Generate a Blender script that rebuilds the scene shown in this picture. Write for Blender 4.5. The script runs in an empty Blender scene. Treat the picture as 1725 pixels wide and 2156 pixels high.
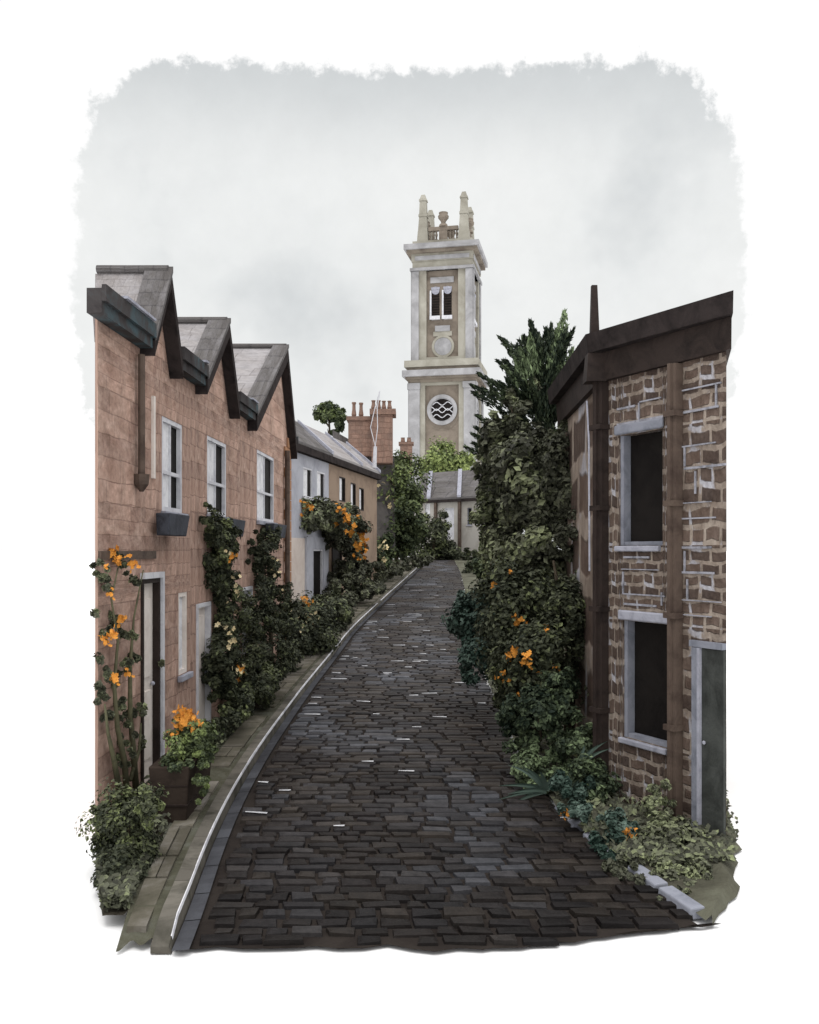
import bpy, math, random
from mathutils import Vector, noise as mnoise
from mathutils.bvhtree import BVHTree
R = math.radians
rng = random.Random(7)
scn = bpy.context.scene
COL = scn.collection
F = 1900.0; CX = 862.0; HY = 1160.0; EYE = 2.5     # focal length, principal column, horizon row, eye height (street survey)

def at(px, py, d):                                 # a survey point at distance d
    return Vector(((px-CX)/F*d, d, EYE+(HY-py)/F*d))
def lerp_tab(tab, x):
    if x <= tab[0][0]: return tab[0][1]
    for (a, va), (b, vb) in zip(tab, tab[1:]):
        if x <= b: return va+(vb-va)*(x-a)/(b-a)
    return tab[-1][1]
ZT = [(-60,0),(6,0),(10,.05),(15,.12),(20,.2),(25,.32),(31,.55),(39,.85),(50,1.4),(60,1.87),(80,1.95),(4000,1.95)]
def smooth(tab, x, w):
    n = 8
    return sum(lerp_tab(tab, x+w*(2*i/n-1)) for i in range(n+1))/(n+1)
def zg(d): return smooth(ZT, d, 2.0 if d > 9 else .5)
XLT = [(4,-1.42),(5.72,-1.48),(7.9,-1.71),(10.7,-1.80),(15.2,-1.78),(24.6,-1.58),(38,-.66),(60,1.2),(70,2.2)]
XRT = [(4,2.6),(6.25,1.86),(8.33,1.36),(10.8,1.27),(18.6,1.4),(28.5,1.6),(38,2.3),(50,2.75),(60,2.9),(70,3.6)]
XIT = [(4,-1.68),(5.6,-1.82),(6.1,-1.9),(7.4,-2.07),(9.9,-2.27),(15,-2.28),(20,-2.25),(27,-2.15),(38,-1.4),(60,.4),(70,1.4)]
def XL(d): return smooth(XLT, d, .8+d*.05)
def XR(d): return smooth(XRT, d, .5+d*.04)
def XI(d): return smooth(XIT, d, .8+d*.05)

# ------------------------------------------------------------------ mesh builder
class MB:
    def __init__(s): s.v=[]; s.f=[]; s.m=[]; s.c=[]; s.cur=0; s.col=(1,1,1)
    def add(s, vs, fs):
        o=len(s.v); s.v += [Vector(v) for v in vs]
        for f in fs: s.f.append([i+o for i in f]); s.m.append(s.cur); s.c.append(s.col)
    def quad(s, a,b,c,d): s.add([a,b,c,d],[(0,1,2,3)])
    def poly(s, pts): s.add(pts,[tuple(range(len(pts)))])
    def hexa(s, p):                                   # 8 corners: bottom 0-3 ccw, top 4-7
        s.add(p,[(3,2,1,0),(4,5,6,7),(0,1,5,4),(1,2,6,5),(2,3,7,6),(3,0,4,7)])
    def tube(s, pts, r, n=7):
        pts=[Vector(p) for p in pts]; rings=[]
        for i,p in enumerate(pts):
            t=(pts[min(i+1,len(pts)-1)]-pts[max(i-1,0)]).normalized()
            a=t.cross(Vector((0,1,.01)) if abs(t.y)<.9 else Vector((1,0,0))).normalized(); b=t.cross(a)
            rr=r[i] if isinstance(r,(list,tuple)) else r
            rings.append([p+(a*math.cos(k*2*math.pi/n)+b*math.sin(k*2*math.pi/n))*rr for k in range(n)])
        o=[v for ring in rings for v in ring]; fs=[]
        for i in range(len(rings)-1):
            for k in range(n):
                k2=(k+1)%n; fs.append((i*n+k,i*n+k2,(i+1)*n+k2,(i+1)*n+k))
        fs.append(tuple(range(n-1,-1,-1))); fs.append(tuple((len(rings)-1)*n+k for k in range(n)))
        s.add(o,fs)
    def lathe(s, c, prof, n=12):
        vs=[]; fs=[]
        for r,z in prof:
            for k in range(n): vs.append(Vector(c)+Vector((r*math.cos(k*2*math.pi/n), r*math.sin(k*2*math.pi/n), z)))
        for i in range(len(prof)-1):
            for k in range(n):
                k2=(k+1)%n; fs.append((i*n+k,i*n+k2,(i+1)*n+k2,(i+1)*n+k))
        fs.append(tuple(range(n-1,-1,-1))); fs.append(tuple((len(prof)-1)*n+k for k in range(n)))
        s.add(vs,fs)

def link(name, mb, mats, parent=None, smooth_=False, bevel=0):
    if not isinstance(mats,(list,tuple)): mats=[mats]
    off = parent_world(parent) if parent else Vector((0,0,0))
    base = Vector((0,0,0))
    if parent is None and mb.v:
        xs=[v.x for v in mb.v]; ys=[v.y for v in mb.v]; zs=[v.z for v in mb.v]
        base=Vector(((min(xs)+max(xs))/2,(min(ys)+max(ys))/2,min(zs)))
    me=bpy.data.meshes.new(name)
    me.from_pydata([tuple(v-off-base) for v in mb.v],[],mb.f)
    for m in mats: me.materials.append(m)
    me.polygons.foreach_set('material_index', mb.m)
    uv=me.uv_layers.new(name='UV'); ca=me.color_attributes.new('Tint','FLOAT_COLOR','CORNER')
    uvs=[]; cs=[]
    for i,p in enumerate(me.polygons):
        n=p.normal
        if abs(n.z)<.75:
            t=Vector((-n.y,n.x,0)); t=t.normalized() if t.length>1e-6 else Vector((1,0,0))
            if abs(t.y)>abs(t.x):
                if t.y<0: t=-t
            elif t.x<0: t=-t
            for vi in p.vertices:
                w=mb.v[vi]; uvs += [w.dot(t), w.z]
        else:
            for vi in p.vertices:
                w=mb.v[vi]; uvs += [w.x, w.y]
        c=mb.c[i]; cs += [c[0],c[1],c[2],1.0]*len(p.vertices)
    uv.data.foreach_set('uv',uvs); ca.data.foreach_set('color',cs)
    if smooth_: me.polygons.foreach_set('use_smooth',[True]*len(me.polygons))
    me.update()
    o=bpy.data.objects.new(name,me); COL.objects.link(o); o.location=base
    if parent: o.parent=parent; o.location=(0,0,0)
    if bevel:
        b=o.modifiers.new('bevel','BEVEL'); b.width=bevel; b.segments=2; b.limit_method='ANGLE'
    return o
def parent_world(p):
    w=Vector((0,0,0))
    while p: w+=p.location; p=p.parent
    return w
def thing(name, loc, label, cat, group=None):
    o=bpy.data.objects.new(name,None); COL.objects.link(o); o.location=loc; o.empty_display_size=.2
    return tag(o,label,cat,group)
def tag(o,label,cat,group=None,kind=None):
    o['label']=label; o['category']=cat
    if group: o['group']=group
    if kind: o['kind']=kind
    return o
def struct(name, mb, mats, **k):
    o=link(name,mb,mats,**k); o['kind']='structure'; return o

class Fr:                                             # local frame of a facade: s along, n outward, z up
    def __init__(s,O,u,n=None):
        s.O=Vector((O[0],O[1],0)); s.u=Vector((u[0],u[1],0)).normalized()
        s.n=Vector((n[0],n[1],0)).normalized() if n else Vector((s.u.y,-s.u.x,0))
    def p(s,a,n,z): return s.O+s.u*a+s.n*n+Vector((0,0,z))
    def box(s,mb,a0,a1,n0,n1,z0,z1):
        q=[s.p(a0,n1,z0),s.p(a1,n1,z0),s.p(a1,n0,z0),s.p(a0,n0,z0),s.p(a0,n1,z1),s.p(a1,n1,z1),s.p(a1,n0,z1),s.p(a0,n0,z1)]
        mb.hexa(q)
    def wall(s,mb,a0,a1,z0,z1,holes=(),depth=.14,n=0.0):
        A=sorted({a0,a1,*[h[0] for h in holes],*[h[1] for h in holes]}); Z=sorted({z0,z1,*[h[2] for h in holes],*[h[3] for h in holes]})
        A=[a for a in A if a0<=a<=a1]; Z=[z for z in Z if z0<=z<=z1]
        for i in range(len(A)-1):
            for j in range(len(Z)-1):
                ca=(A[i]+A[i+1])/2; cz=(Z[j]+Z[j+1])/2
                if any(h[0]<ca<h[1] and h[2]<cz<h[3] for h in holes): continue
                mb.quad(s.p(A[i],n,Z[j]),s.p(A[i+1],n,Z[j]),s.p(A[i+1],n,Z[j+1]),s.p(A[i],n,Z[j+1]))
        for h in holes:
            a,b,c,d=h[:4]
            for e,g in (((a,c),(a,d)),((a,d),(b,d)),((b,d),(b,c)),((b,c),(a,c))):
                mb.quad(s.p(e[0],n,e[1]),s.p(g[0],n,g[1]),s.p(g[0],n-depth,g[1]),s.p(e[0],n-depth,e[1]))

# ------------------------------------------------------------------ materials
def mat(name):
    m=bpy.data.materials.new(name); m.use_nodes=True; nt=m.node_tree
    return m, nt, nt.nodes['Principled BSDF']
def N(nt,t,**k):
    n=nt.nodes.new(t)
    for a,b in k.items():
        if a in ('inp',):
            for i,v in b.items(): n.inputs[i].default_value=v
        else: setattr(n,a,b)
    return n
def srgb(r,g,b):
    f=lambda c:(c/255/12.92) if c/255<=.04045 else ((c/255+.055)/1.055)**2.4
    return (f(r),f(g),f(b),1)
def ramp(nt,stops,interp='LINEAR'):
    r=N(nt,'ShaderNodeValToRGB'); e=r.color_ramp; e.interpolation=interp
    while len(e.elements)<len(stops): e.elements.new(.5)
    for el,(p,c) in zip(e.elements,stops): el.position=p; el.color=c
    return r
def mixc(nt,a,b,fac,mode='MIX'):
    m=N(nt,'ShaderNodeMix',data_type='RGBA',blend_type=mode)
    L=nt.links
    for sock,v in ((m.inputs[6],a),(m.inputs[7],b),(m.inputs[0],fac)):
        if hasattr(v,'is_linked') or hasattr(v,'links'): L.new(v,sock)
        else: sock.default_value=v
    return m.outputs[2]
def wash(name, c1, c2, c3=None, scale=1.2, rough=.9, bump=.25, bscale=30, spec=.06, tint=False, island=0):
    """weathered matt surface: large stains between two or three colours and fine grain"""
    m,nt,b=mat(name); L=nt.links
    tc=N(nt,'ShaderNodeTexCoord'); n1=N(nt,'ShaderNodeTexNoise',inp={'Scale':scale,'Detail':7,'Roughness':.65,'Distortion':.6})
    L.new(tc.outputs['Object'],n1.inputs['Vector'])
    st=[(.32,c1),(.55,c2)] if c3 is None else [(.3,c1),(.5,c2),(.68,c3)]
    r=ramp(nt,st); L.new(n1.outputs['Fac'],r.inputs['Fac']); col=r.outputs['Color']
    if island:
        g=N(nt,'ShaderNodeNewGeometry'); rr=ramp(nt,[(0,(1-island,1-island,1-island,1)),(1,(1+island,1+island,1+island,1))])
        L.new(g.outputs['Random Per Island'],rr.inputs['Fac']); col=mixc(nt,col,rr.outputs['Color'],1.0,'MULTIPLY')
    if tint:
        a=N(nt,'ShaderNodeVertexColor',layer_name='Tint'); col=mixc(nt,col,a.outputs['Color'],1.0,'MULTIPLY')
    n2=N(nt,'ShaderNodeTexNoise',inp={'Scale':bscale,'Detail':5}); L.new(tc.outputs['Object'],n2.inputs['Vector'])
    bp=N(nt,'ShaderNodeBump',inp={'Strength':bump,'Distance':.02}); L.new(n2.outputs['Fac'],bp.inputs['Height']); L.new(bp.outputs['Normal'],b.inputs['Normal'])
    L.new(col,b.inputs['Base Color']); b.inputs['Roughness'].default_value=rough; b.inputs['Specular IOR Level'].default_value=spec
    return m
def masonry(name, a, bcol, mortar, stain, bw, bh, ms=.018, msmooth=.35, stain_amt=.55, chalk=None, irregular=.02, bump=.6, blotch=False):
    m,nt,b=mat(name); L=nt.links
    uv=N(nt,'ShaderNodeUVMap',uv_map='UV'); nz=N(nt,'ShaderNodeTexNoise',inp={'Scale':2.2,'Detail':3})
    L.new(uv.outputs['UV'],nz.inputs['Vector'])
    sub=N(nt,'ShaderNodeVectorMath',operation='SUBTRACT',inp={1:(.5,.5,.5)}); L.new(nz.outputs['Color'],sub.inputs[0])
    sc=N(nt,'ShaderNodeVectorMath',operation='SCALE',inp={3:irregular*4}); L.new(sub.outputs[0],sc.inputs[0])
    ad=N(nt,'ShaderNodeVectorMath',operation='ADD'); L.new(uv.outputs['UV'],ad.inputs[0]); L.new(sc.outputs[0],ad.inputs[1])
    br=N(nt,'ShaderNodeTexBrick',offset=.5,squash=.7,squash_frequency=3,inp={'Color1':a,'Color2':bcol,'Mortar':mortar,'Scale':1,'Mortar Size':ms,'Mortar Smooth':msmooth,'Brick Width':bw,'Row Height':bh,'Bias':0})
    L.new(ad.outputs[0],br.inputs['Vector'])
    n2=N(nt,'ShaderNodeTexNoise',inp={'Scale':1.3,'Detail':8,'Roughness':.7,'Distortion':.8}); L.new(uv.outputs['UV'],n2.inputs['Vector'])
    r=ramp(nt,[(.42,(0,0,0,1)),(.62,(1,1,1,1))]); L.new(n2.outputs['Fac'],r.inputs['Fac'])
    f=N(nt,'ShaderNodeMath',operation='MULTIPLY',inp={1:stain_amt}); L.new(r.outputs['Color'],f.inputs[0])
    col=mixc(nt,br.outputs['Color'],stain,f.outputs[0])
    if chalk:
        n3=N(nt,'ShaderNodeTexNoise',inp={'Scale':3.1,'Detail':4}); L.new(ad.outputs[0],n3.inputs['Vector'])
        r3=ramp(nt,[(.52,(0,0,0,1)),(.58,(1,1,1,1))]); L.new(n3.outputs['Fac'],r3.inputs['Fac'])
        mm=N(nt,'ShaderNodeMath',operation='MULTIPLY'); L.new(br.outputs['Fac'],mm.inputs[0]); L.new(r3.outputs['Color'],mm.inputs[1])
        col=mixc(nt,col,chalk,mm.outputs[0])
    n4=N(nt,'ShaderNodeTexNoise',inp={'Scale':22,'Detail':6,'Roughness':.7}); L.new(uv.outputs['UV'],n4.inputs['Vector'])
    gr=ramp(nt,[(.3,(.78,.78,.78,1)),(.7,(1.18,1.18,1.18,1))]); L.new(n4.outputs['Fac'],gr.inputs['Fac'])
    col=mixc(nt,col,gr.outputs['Color'],1.0,'MULTIPLY')
    if blotch:
        for sc_,lo_,hi_,seed in ((.8,.6,1.32,3),(4.5,.78,1.18,8)):
            n5=N(nt,'ShaderNodeTexNoise',noise_dimensions='4D',inp={'W':seed,'Scale':sc_,'Detail':6,'Roughness':.6,'Distortion':1.2}); L.new(uv.outputs['UV'],n5.inputs['Vector'])
            g5=ramp(nt,[(.36,(lo_,lo_*.95,lo_*.92,1)),(.62,(hi_,hi_,hi_,1))]); L.new(n5.outputs['Fac'],g5.inputs['Fac']); col=mixc(nt,col,g5.outputs['Color'],1.0,'MULTIPLY')
    h=N(nt,'ShaderNodeMath',operation='MULTIPLY_ADD',inp={1:-1.0}); L.new(br.outputs['Fac'],h.inputs[0]); L.new(n4.outputs['Fac'],h.inputs[2])
    bp=N(nt,'ShaderNodeBump',inp={'Strength':bump,'Distance':.015}); L.new(h.outputs[0],bp.inputs['Height']); L.new(bp.outputs['Normal'],b.inputs['Normal'])
    L.new(col,b.inputs['Base Color']); b.inputs['Roughness'].default_value=.9; b.inputs['Specular IOR Level'].default_value=.06
    return m
def leafmat(name, dark, mid, light, rough=.6):
    m,nt,b=mat(name); L=nt.links
    g=N(nt,'ShaderNodeNewGeometry'); a=N(nt,'ShaderNodeVertexColor',layer_name='Tint')
    s=N(nt,'ShaderNodeSeparateColor'); L.new(a.outputs['Color'],s.inputs[0])
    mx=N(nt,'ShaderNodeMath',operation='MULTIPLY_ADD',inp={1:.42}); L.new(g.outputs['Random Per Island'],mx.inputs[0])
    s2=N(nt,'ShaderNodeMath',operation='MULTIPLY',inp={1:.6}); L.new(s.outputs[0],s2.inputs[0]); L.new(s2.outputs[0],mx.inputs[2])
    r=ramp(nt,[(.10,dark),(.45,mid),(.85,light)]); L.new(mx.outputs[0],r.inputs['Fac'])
    L.new(r.outputs['Color'],b.inputs['Base Color']); b.inputs['Roughness'].default_value=rough; b.inputs['Specular IOR Level'].default_value=.13
    return m
def plain(name,c,rough=.6,spec=.3,metal=0,bump=0):
    return wash(name,tuple(x*.85 for x in c[:3])+(1,),tuple(min(1,x*1.12) for x in c[:3])+(1,),scale=6,rough=rough,bump=bump or .1,spec=spec)

M={}
M['ground']=wash('pale_ground',(.86,.86,.86,1),(.9,.9,.9,1),scale=.5,rough=1,bump=.05,spec=0)
M['brick']=masonry('pink_brown_masonry',(.375,.255,.205,1),(.255,.17,.14,1),(.18,.115,.092,1),(.45,.34,.285,1),.5,.2,ms=.010,msmooth=1.0,stain_amt=.8,irregular=.02,bump=.2,blotch=True)
M['quoin']=wash('orange_brown_quoin',(.26,.13,.07,1),(.36,.2,.12,1),scale=3)
M['rstone']=masonry('brown_rubble_stone',(.125,.092,.075,1),(.052,.040,.036,1),(.265,.225,.19,1),(.155,.122,.102,1),.37,.16,ms=.034,msmooth=.35,stain_amt=.45,chalk=(.36,.36,.39,1),irregular=.04,bump=1.0,blotch=True)
M['slate']=masonry('grey_slate_roof',(.30,.28,.275,1),(.24,.22,.215,1),(.17,.155,.15,1),(.36,.35,.365,1),.22,.13,ms=.004,stain_amt=.75,bump=.3)
M['slate_dark']=masonry('dark_slate_roof',(.12,.112,.108,1),(.09,.083,.08,1),(.07,.065,.065,1),(.25,.24,.25,1),.3,.2,ms=.01,stain_amt=.5,bump=.4)
M['verge']=wash('dark_verge_board',(.013,.011,.011,1),(.036,.029,.028,1),scale=3)
M['fascia']=wash('blue_black_fascia',(.025,.021,.022,1),(.06,.055,.055,1),(.07,.11,.125,1),scale=2)
M['lead']=wash('blue_grey_lead',(.22,.225,.265,1),(.36,.365,.42,1),scale=5)
M['chalk']=wash('chalky_mortar',(.14,.14,.155,1),(.33,.33,.37,1),scale=9)
M['cream']=wash('cream_render',(.5,.42,.375,1),(.6,.53,.48,1),scale=1.4)
M['blue_render']=wash('blue_grey_render',(.30,.305,.345,1),(.42,.425,.47,1),scale=1.2)
M['brown_render']=wash('brown_render',(.2,.145,.11,1),(.3,.225,.17,1),scale=.9)
M['greystone']=wash('grey_stone_wall',(.3,.28,.25,1),(.42,.4,.37,1),scale=.8)
M['orange_brick']=masonry('orange_brick',(.31,.2,.155,1),(.24,.155,.12,1),(.2,.12,.095,1),(.15,.11,.095,1),.3,.12,ms=.01,stain_amt=.7)
M['tower']=wash('beige_tower_stone',(.215,.2,.165,1),(.31,.295,.25,1),(.39,.375,.325,1),scale=.35,bump=.3,bscale=6)
M['tower_brown']=wash('brown_tower_stone',(.14,.117,.095,1),(.23,.195,.16,1),scale=.5)
M['tower_grey']=wash('grey_white_tower_stone',(.22,.217,.22,1),(.32,.317,.325,1),(.42,.417,.43,1),scale=.5)
M['tower_dark']=wash('dark_tower_stone',(.10,.08,.068,1),(.22,.19,.155,1),scale=.5)  # darker stone tone for cornice courses, mouldings and balusters
M['white']=wash('white_paint',(.46,.46,.5,1),(.62,.62,.65,1),scale=5,rough=.6)
M['offwhite']=wash('cream_paint',(.62,.55,.50,1),(.74,.68,.63,1),scale=4,rough=.6)
M['greypaint']=wash('grey_blue_paint',(.14,.15,.18,1),(.24,.25,.29,1),scale=4,rough=.6)
M['brownpaint']=wash('dark_brown_paint',(.018,.014,.013,1),(.036,.027,.024,1),scale=4,rough=.6)
M['midbrown']=wash('brown_pipe_paint',(.06,.043,.036,1),(.11,.082,.066,1),scale=4,rough=.6)
M['dark']=wash('dark_interior',(.008,.007,.007,1),(.016,.014,.013,1),scale=2,rough=.6,spec=.04)
M['darkdoor']=wash('dark_door_paint',(.03,.032,.03,1),(.07,.075,.07,1),scale=2.5,rough=.6)
M['curtain']=wash('pale_curtain',(.5,.5,.53,1),(.72,.72,.74,1),scale=6,rough=.8)
M['planter']=wash('blue_black_planter',(.02,.02,.024,1),(.06,.065,.08,1),scale=5,rough=.6)
M['wood']=wash('dark_wet_wood',(.018,.013,.011,1),(.04,.03,.024,1),scale=3)
M['bark']=wash('dark_bark',(.045,.035,.026,1),(.085,.07,.05,1),scale=5,bump=.8)
M['stemgreen']=wash('olive_stem',(.07,.07,.045,1),(.13,.125,.075,1),scale=6)
M['soil']=wash('dark_soil_and_moss',(.02,.016,.013,1),(.045,.04,.03,1),(.06,.063,.042,1),scale=1.6,bump=.8)
M['mosssoil']=wash('mossy_earth',(.04,.038,.028,1),(.09,.088,.065,1),(.14,.142,.105,1),scale=1.1,bump=.8)
M['slab']=wash('mossy_paving_slab',(.055,.053,.036,1),(.11,.1,.078,1),(.2,.185,.165,1),scale=1.6,island=.25,bump=.5)
M['moss']=wash('green_moss',(.038,.038,.026,1),(.075,.073,.052,1),(.12,.122,.10,1),scale=2.5,bump=.8)
M['kerb']=wash('dark_kerbstone',(.055,.052,.042,1),(.125,.115,.098,1),scale=3,island=.2)
M['kerbhighlight']=wash('white_kerb_highlight',(.34,.34,.37,1),(.66,.66,.69,1),scale=5)  # highlight on the kerb's top edge, put into the colour
M['channel']=wash('blue_grey_channel',(.028,.028,.032,1),(.06,.062,.07,1),scale=1.5,rough=.75,island=.2)
M['grout']=wash('dark_brown_grout',(.014,.011,.010,1),(.028,.023,.02,1),scale=1.2,rough=.9)
M['glass']=plain('dark_glass',(.03,.03,.035,1),rough=.15,spec=.5)
# cobbles: each stone its own tone
m,nt,b=mat('cobble_setts'); L=nt.links
a=N(nt,'ShaderNodeVertexColor',layer_name='Tint'); tc=N(nt,'ShaderNodeTexCoord'); n1=N(nt,'ShaderNodeTexNoise',inp={'Scale':9,'Detail':6,'Roughness':.7}); L.new(tc.outputs['Object'],n1.inputs['Vector'])
r=ramp(nt,[(.3,(.6,.6,.6,1)),(.7,(1.35,1.33,1.3,1))]); L.new(n1.outputs['Fac'],r.inputs['Fac'])
L.new(mixc(nt,a.outputs['Color'],r.outputs['Color'],1.0,'MULTIPLY'),b.inputs['Base Color'])
bp=N(nt,'ShaderNodeBump',inp={'Strength':.5,'Distance':.01}); n2=N(nt,'ShaderNodeTexNoise',inp={'Scale':40,'Detail':5}); L.new(tc.outputs['Object'],n2.inputs['Vector']); L.new(n2.outputs['Fac'],bp.inputs['Height']); L.new(bp.outputs['Normal'],b.inputs['Normal'])
b.inputs['Roughness'].default_value=.55; b.inputs['Specular IOR Level'].default_value=.11
M['sett']=m
M['leaf_dark']=leafmat('dark_green_leaves',(.017,.021,.013,1),(.065,.072,.044,1),(.2,.235,.10,1))
M['leaf_mid']=leafmat('mid_green_leaves',(.03,.042,.025,1),(.085,.105,.052,1),(.19,.24,.085,1))
M['leaf_light']=leafmat('yellow_green_leaves',(.05,.07,.035,1),(.15,.19,.07,1),(.3,.36,.13,1))
M['leaf_blue']=leafmat('blue_green_leaves',(.014,.032,.024,1),(.05,.078,.062,1),(.13,.18,.15,1))
M['leaf_olive']=leafmat('grey_olive_leaves',(.032,.033,.024,1),(.095,.1,.068,1),(.25,.28,.15,1))
M['leaf_conifer']=leafmat('conifer_needles',(.010,.018,.012,1),(.05,.066,.038,1),(.22,.29,.15,1))
M['petal_o']=wash('orange_petals',(.50,.19,.035,1),(.70,.31,.06,1),scale=14,rough=.7)
M['petal_c']=wash('cream_petals',(.74,.6,.32,1),(.82,.7,.45,1),scale=8,rough=.7)

# ------------------------------------------------------------------ ground, road, pavement
g=MB(); ds=[-400,-60,-20,0,3,5,6,7,8,9,10,12,14,16,18,20,22,25,28,31,35,39,43,47,50,54,57,60,64,70,80,120,300,1000,3500]
xs=[-3500,-600,-100,-30,-8,0,8,30,100,600,3500]
for i in range(len(ds)-1):
    for j in range(len(xs)-1):
        g.quad((xs[j],ds[i],zg(ds[i])-.04),(xs[j+1],ds[i],zg(ds[i])-.04),(xs[j+1],ds[i+1],zg(ds[i+1])-.04),(xs[j],ds[i+1],zg(ds[i+1])-.04))
struct('ground',g,M['ground'])
def kh(d): return KH*min(1,max(0,(d-5.62)/.35))
KH=.11
def near_edge(x):                                   # the worn near end of the paving
    e=5.70+.11*mnoise.noise(Vector((x*2.3,0,1)))+.07*mnoise.noise(Vector((x*9,3,1)))
    if x>.5: e+=(x-.5)*.24
    return e
rd=MB(); rd.cur=1                                      # grout bed
D=[5.5+.1*i for i in range(20)]+[7.5+.5*i for i in range(110)]
for i in range(len(D)-1):
    n=24
    for k in range(n):
        pts=[]
        for (dd,kk) in ((D[i],k),(D[i],k+1),(D[i+1],k+1),(D[i+1],k)):
            x=XL(dd)+(XR(dd)-XL(dd))*kk/n; d2=max(dd,near_edge(x)); pts.append(Vector((x,d2,zg(d2)-.012)))
        if (pts[0]-pts[3]).length>1e-4 or (pts[1]-pts[2]).length>1e-4: rd.poly(pts)
rd.cur=0
d=5.6; row=0
while d<61:
    dk=1+min(1.3,max(0,d-8)*.045); rh=(.12+.035*rng.random())*dk; xl=XL(d)+.125; xr=XR(d)+.05; x=xl+rng.random()*.1
    while x<xr-.06:
        w=min((.14+.2*rng.random())*dk,xr-x); gp=.008+.009*rng.random()
        if d>near_edge(x)+.02:
            t=rng.random(); 
            # palette of brown-black stones with blue-grey ones in drifts
            drift=mnoise.noise(Vector((x*.9,d*.55,4)))
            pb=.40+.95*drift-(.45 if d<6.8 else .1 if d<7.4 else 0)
            if x>XR(d)-.7: pb-=.3
            fb=min(1,max(0,pb+rng.uniform(-.35,.35)))
            if True: c=tuple(a_+(b2_-a_)*fb*fb for a_,b2_ in zip(rng.choice([(.034,.028,.026),(.024,.020,.020),(.052,.043,.037)]),rng.choice([(.075,.078,.09),(.11,.114,.13)])))
            elif t<pb: c=(.062,.065,.077) if rng.random()<.75 else (.088,.091,.104)
            elif t<.9: c=(.036,.030,.028) if rng.random()<.6 else (.025,.021,.021)
            else: c=(.066,.055,.048)
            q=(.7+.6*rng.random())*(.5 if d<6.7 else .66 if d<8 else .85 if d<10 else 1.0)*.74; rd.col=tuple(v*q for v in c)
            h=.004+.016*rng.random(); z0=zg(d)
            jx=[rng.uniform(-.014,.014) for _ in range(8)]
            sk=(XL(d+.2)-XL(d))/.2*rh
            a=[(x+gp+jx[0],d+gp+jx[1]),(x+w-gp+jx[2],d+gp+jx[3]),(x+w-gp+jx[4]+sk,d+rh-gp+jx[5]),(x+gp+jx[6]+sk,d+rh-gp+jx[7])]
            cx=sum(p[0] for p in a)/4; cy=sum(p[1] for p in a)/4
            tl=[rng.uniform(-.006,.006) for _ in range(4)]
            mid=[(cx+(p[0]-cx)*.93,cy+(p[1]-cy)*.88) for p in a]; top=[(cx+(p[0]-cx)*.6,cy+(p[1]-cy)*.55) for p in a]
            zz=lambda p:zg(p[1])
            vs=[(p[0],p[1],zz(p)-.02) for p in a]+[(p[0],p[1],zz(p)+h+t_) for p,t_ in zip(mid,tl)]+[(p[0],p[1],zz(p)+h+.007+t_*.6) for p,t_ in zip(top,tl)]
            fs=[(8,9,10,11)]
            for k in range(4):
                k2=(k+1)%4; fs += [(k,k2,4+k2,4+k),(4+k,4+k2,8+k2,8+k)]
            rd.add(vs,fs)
            if rng.random()<((.085 if x<XR(d)-1.0 else .008) if 7.8<d<40 else .003):                   # pale glint painted along the far edge
                rd.col=(.5,.51,.54); p,q2=Vector(vs[4+3]),Vector(vs[4+2]); f0=rng.uniform(0,.3); f1=rng.uniform(.6,1); e0=p.lerp(q2,f0)+Vector((0,0,.016)); e1=p.lerp(q2,f1)+Vector((0,0,.016)); wd=Vector((0,-min(rh*.5,.006*d),.0))
                rd.add([e0+wd*.5,e1+wd,e1,e0],[(0,1,2,3)])
                if rng.random()<.5: rd.add([e1+Vector((-.012,-.05,.003)),e1+Vector((0,-.05,.003)),e1,e1+Vector((-.014,0,0))],[(0,1,2,3)])
        x+=w
    d+=rh; row+=1
rd.col=(1,1,1)
struct('road',rd,[M['sett'],M['grout']],smooth_=False)

ch=MB(); d=5.62
while d<60:
    l=.45+.3*rng.random(); n=3
    for i in range(n):
        a=d+.006+(l-.012)*i/n; b_=d+.006+(l-.012)*(i+1)/n
        ch.quad((XL(a)+.01,a,zg(a)+.004),(XL(a)+.12,a,zg(a)+.014),(XL(b_)+.12,b_,zg(b_)+.014),(XL(b_)+.01,b_,zg(b_)+.004)) if i else ch.quad((XL(a)+.01,a,zg(a)+.004),(XL(a)+.12,a,zg(a)+.014),(XL(b_)+.12,b_,zg(b_)+.014),(XL(b_)+.01,b_,zg(b_)+.004))
    d+=l
struct('gutter',ch,M['channel'])
kb=MB(); d=5.66; KH=.11
while d<62:
    l=.8+.2*rng.random(); n=4; kb.cur=0
    for i in range(n):
        a=d+.004+(l-.008)*i/n; b_=d+.004+(l-.008)*(i+1)/n
        P=lambda x,dd,z:(XL(dd)+x,dd,zg(dd)+z)
        kb.hexa([P(-.13,a,-.03),P(0,a,-.03),P(0,b_,-.03),P(-.13,b_,-.03),P(-.13,a,kh(a)),P(-.016,a,kh(a)),P(-.016,b_,kh(b_)),P(-.13,b_,kh(b_))])
    d+=l
kb.cur=1; d=5.75  # broken pale strips painted as the kerb's highlight line
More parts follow.
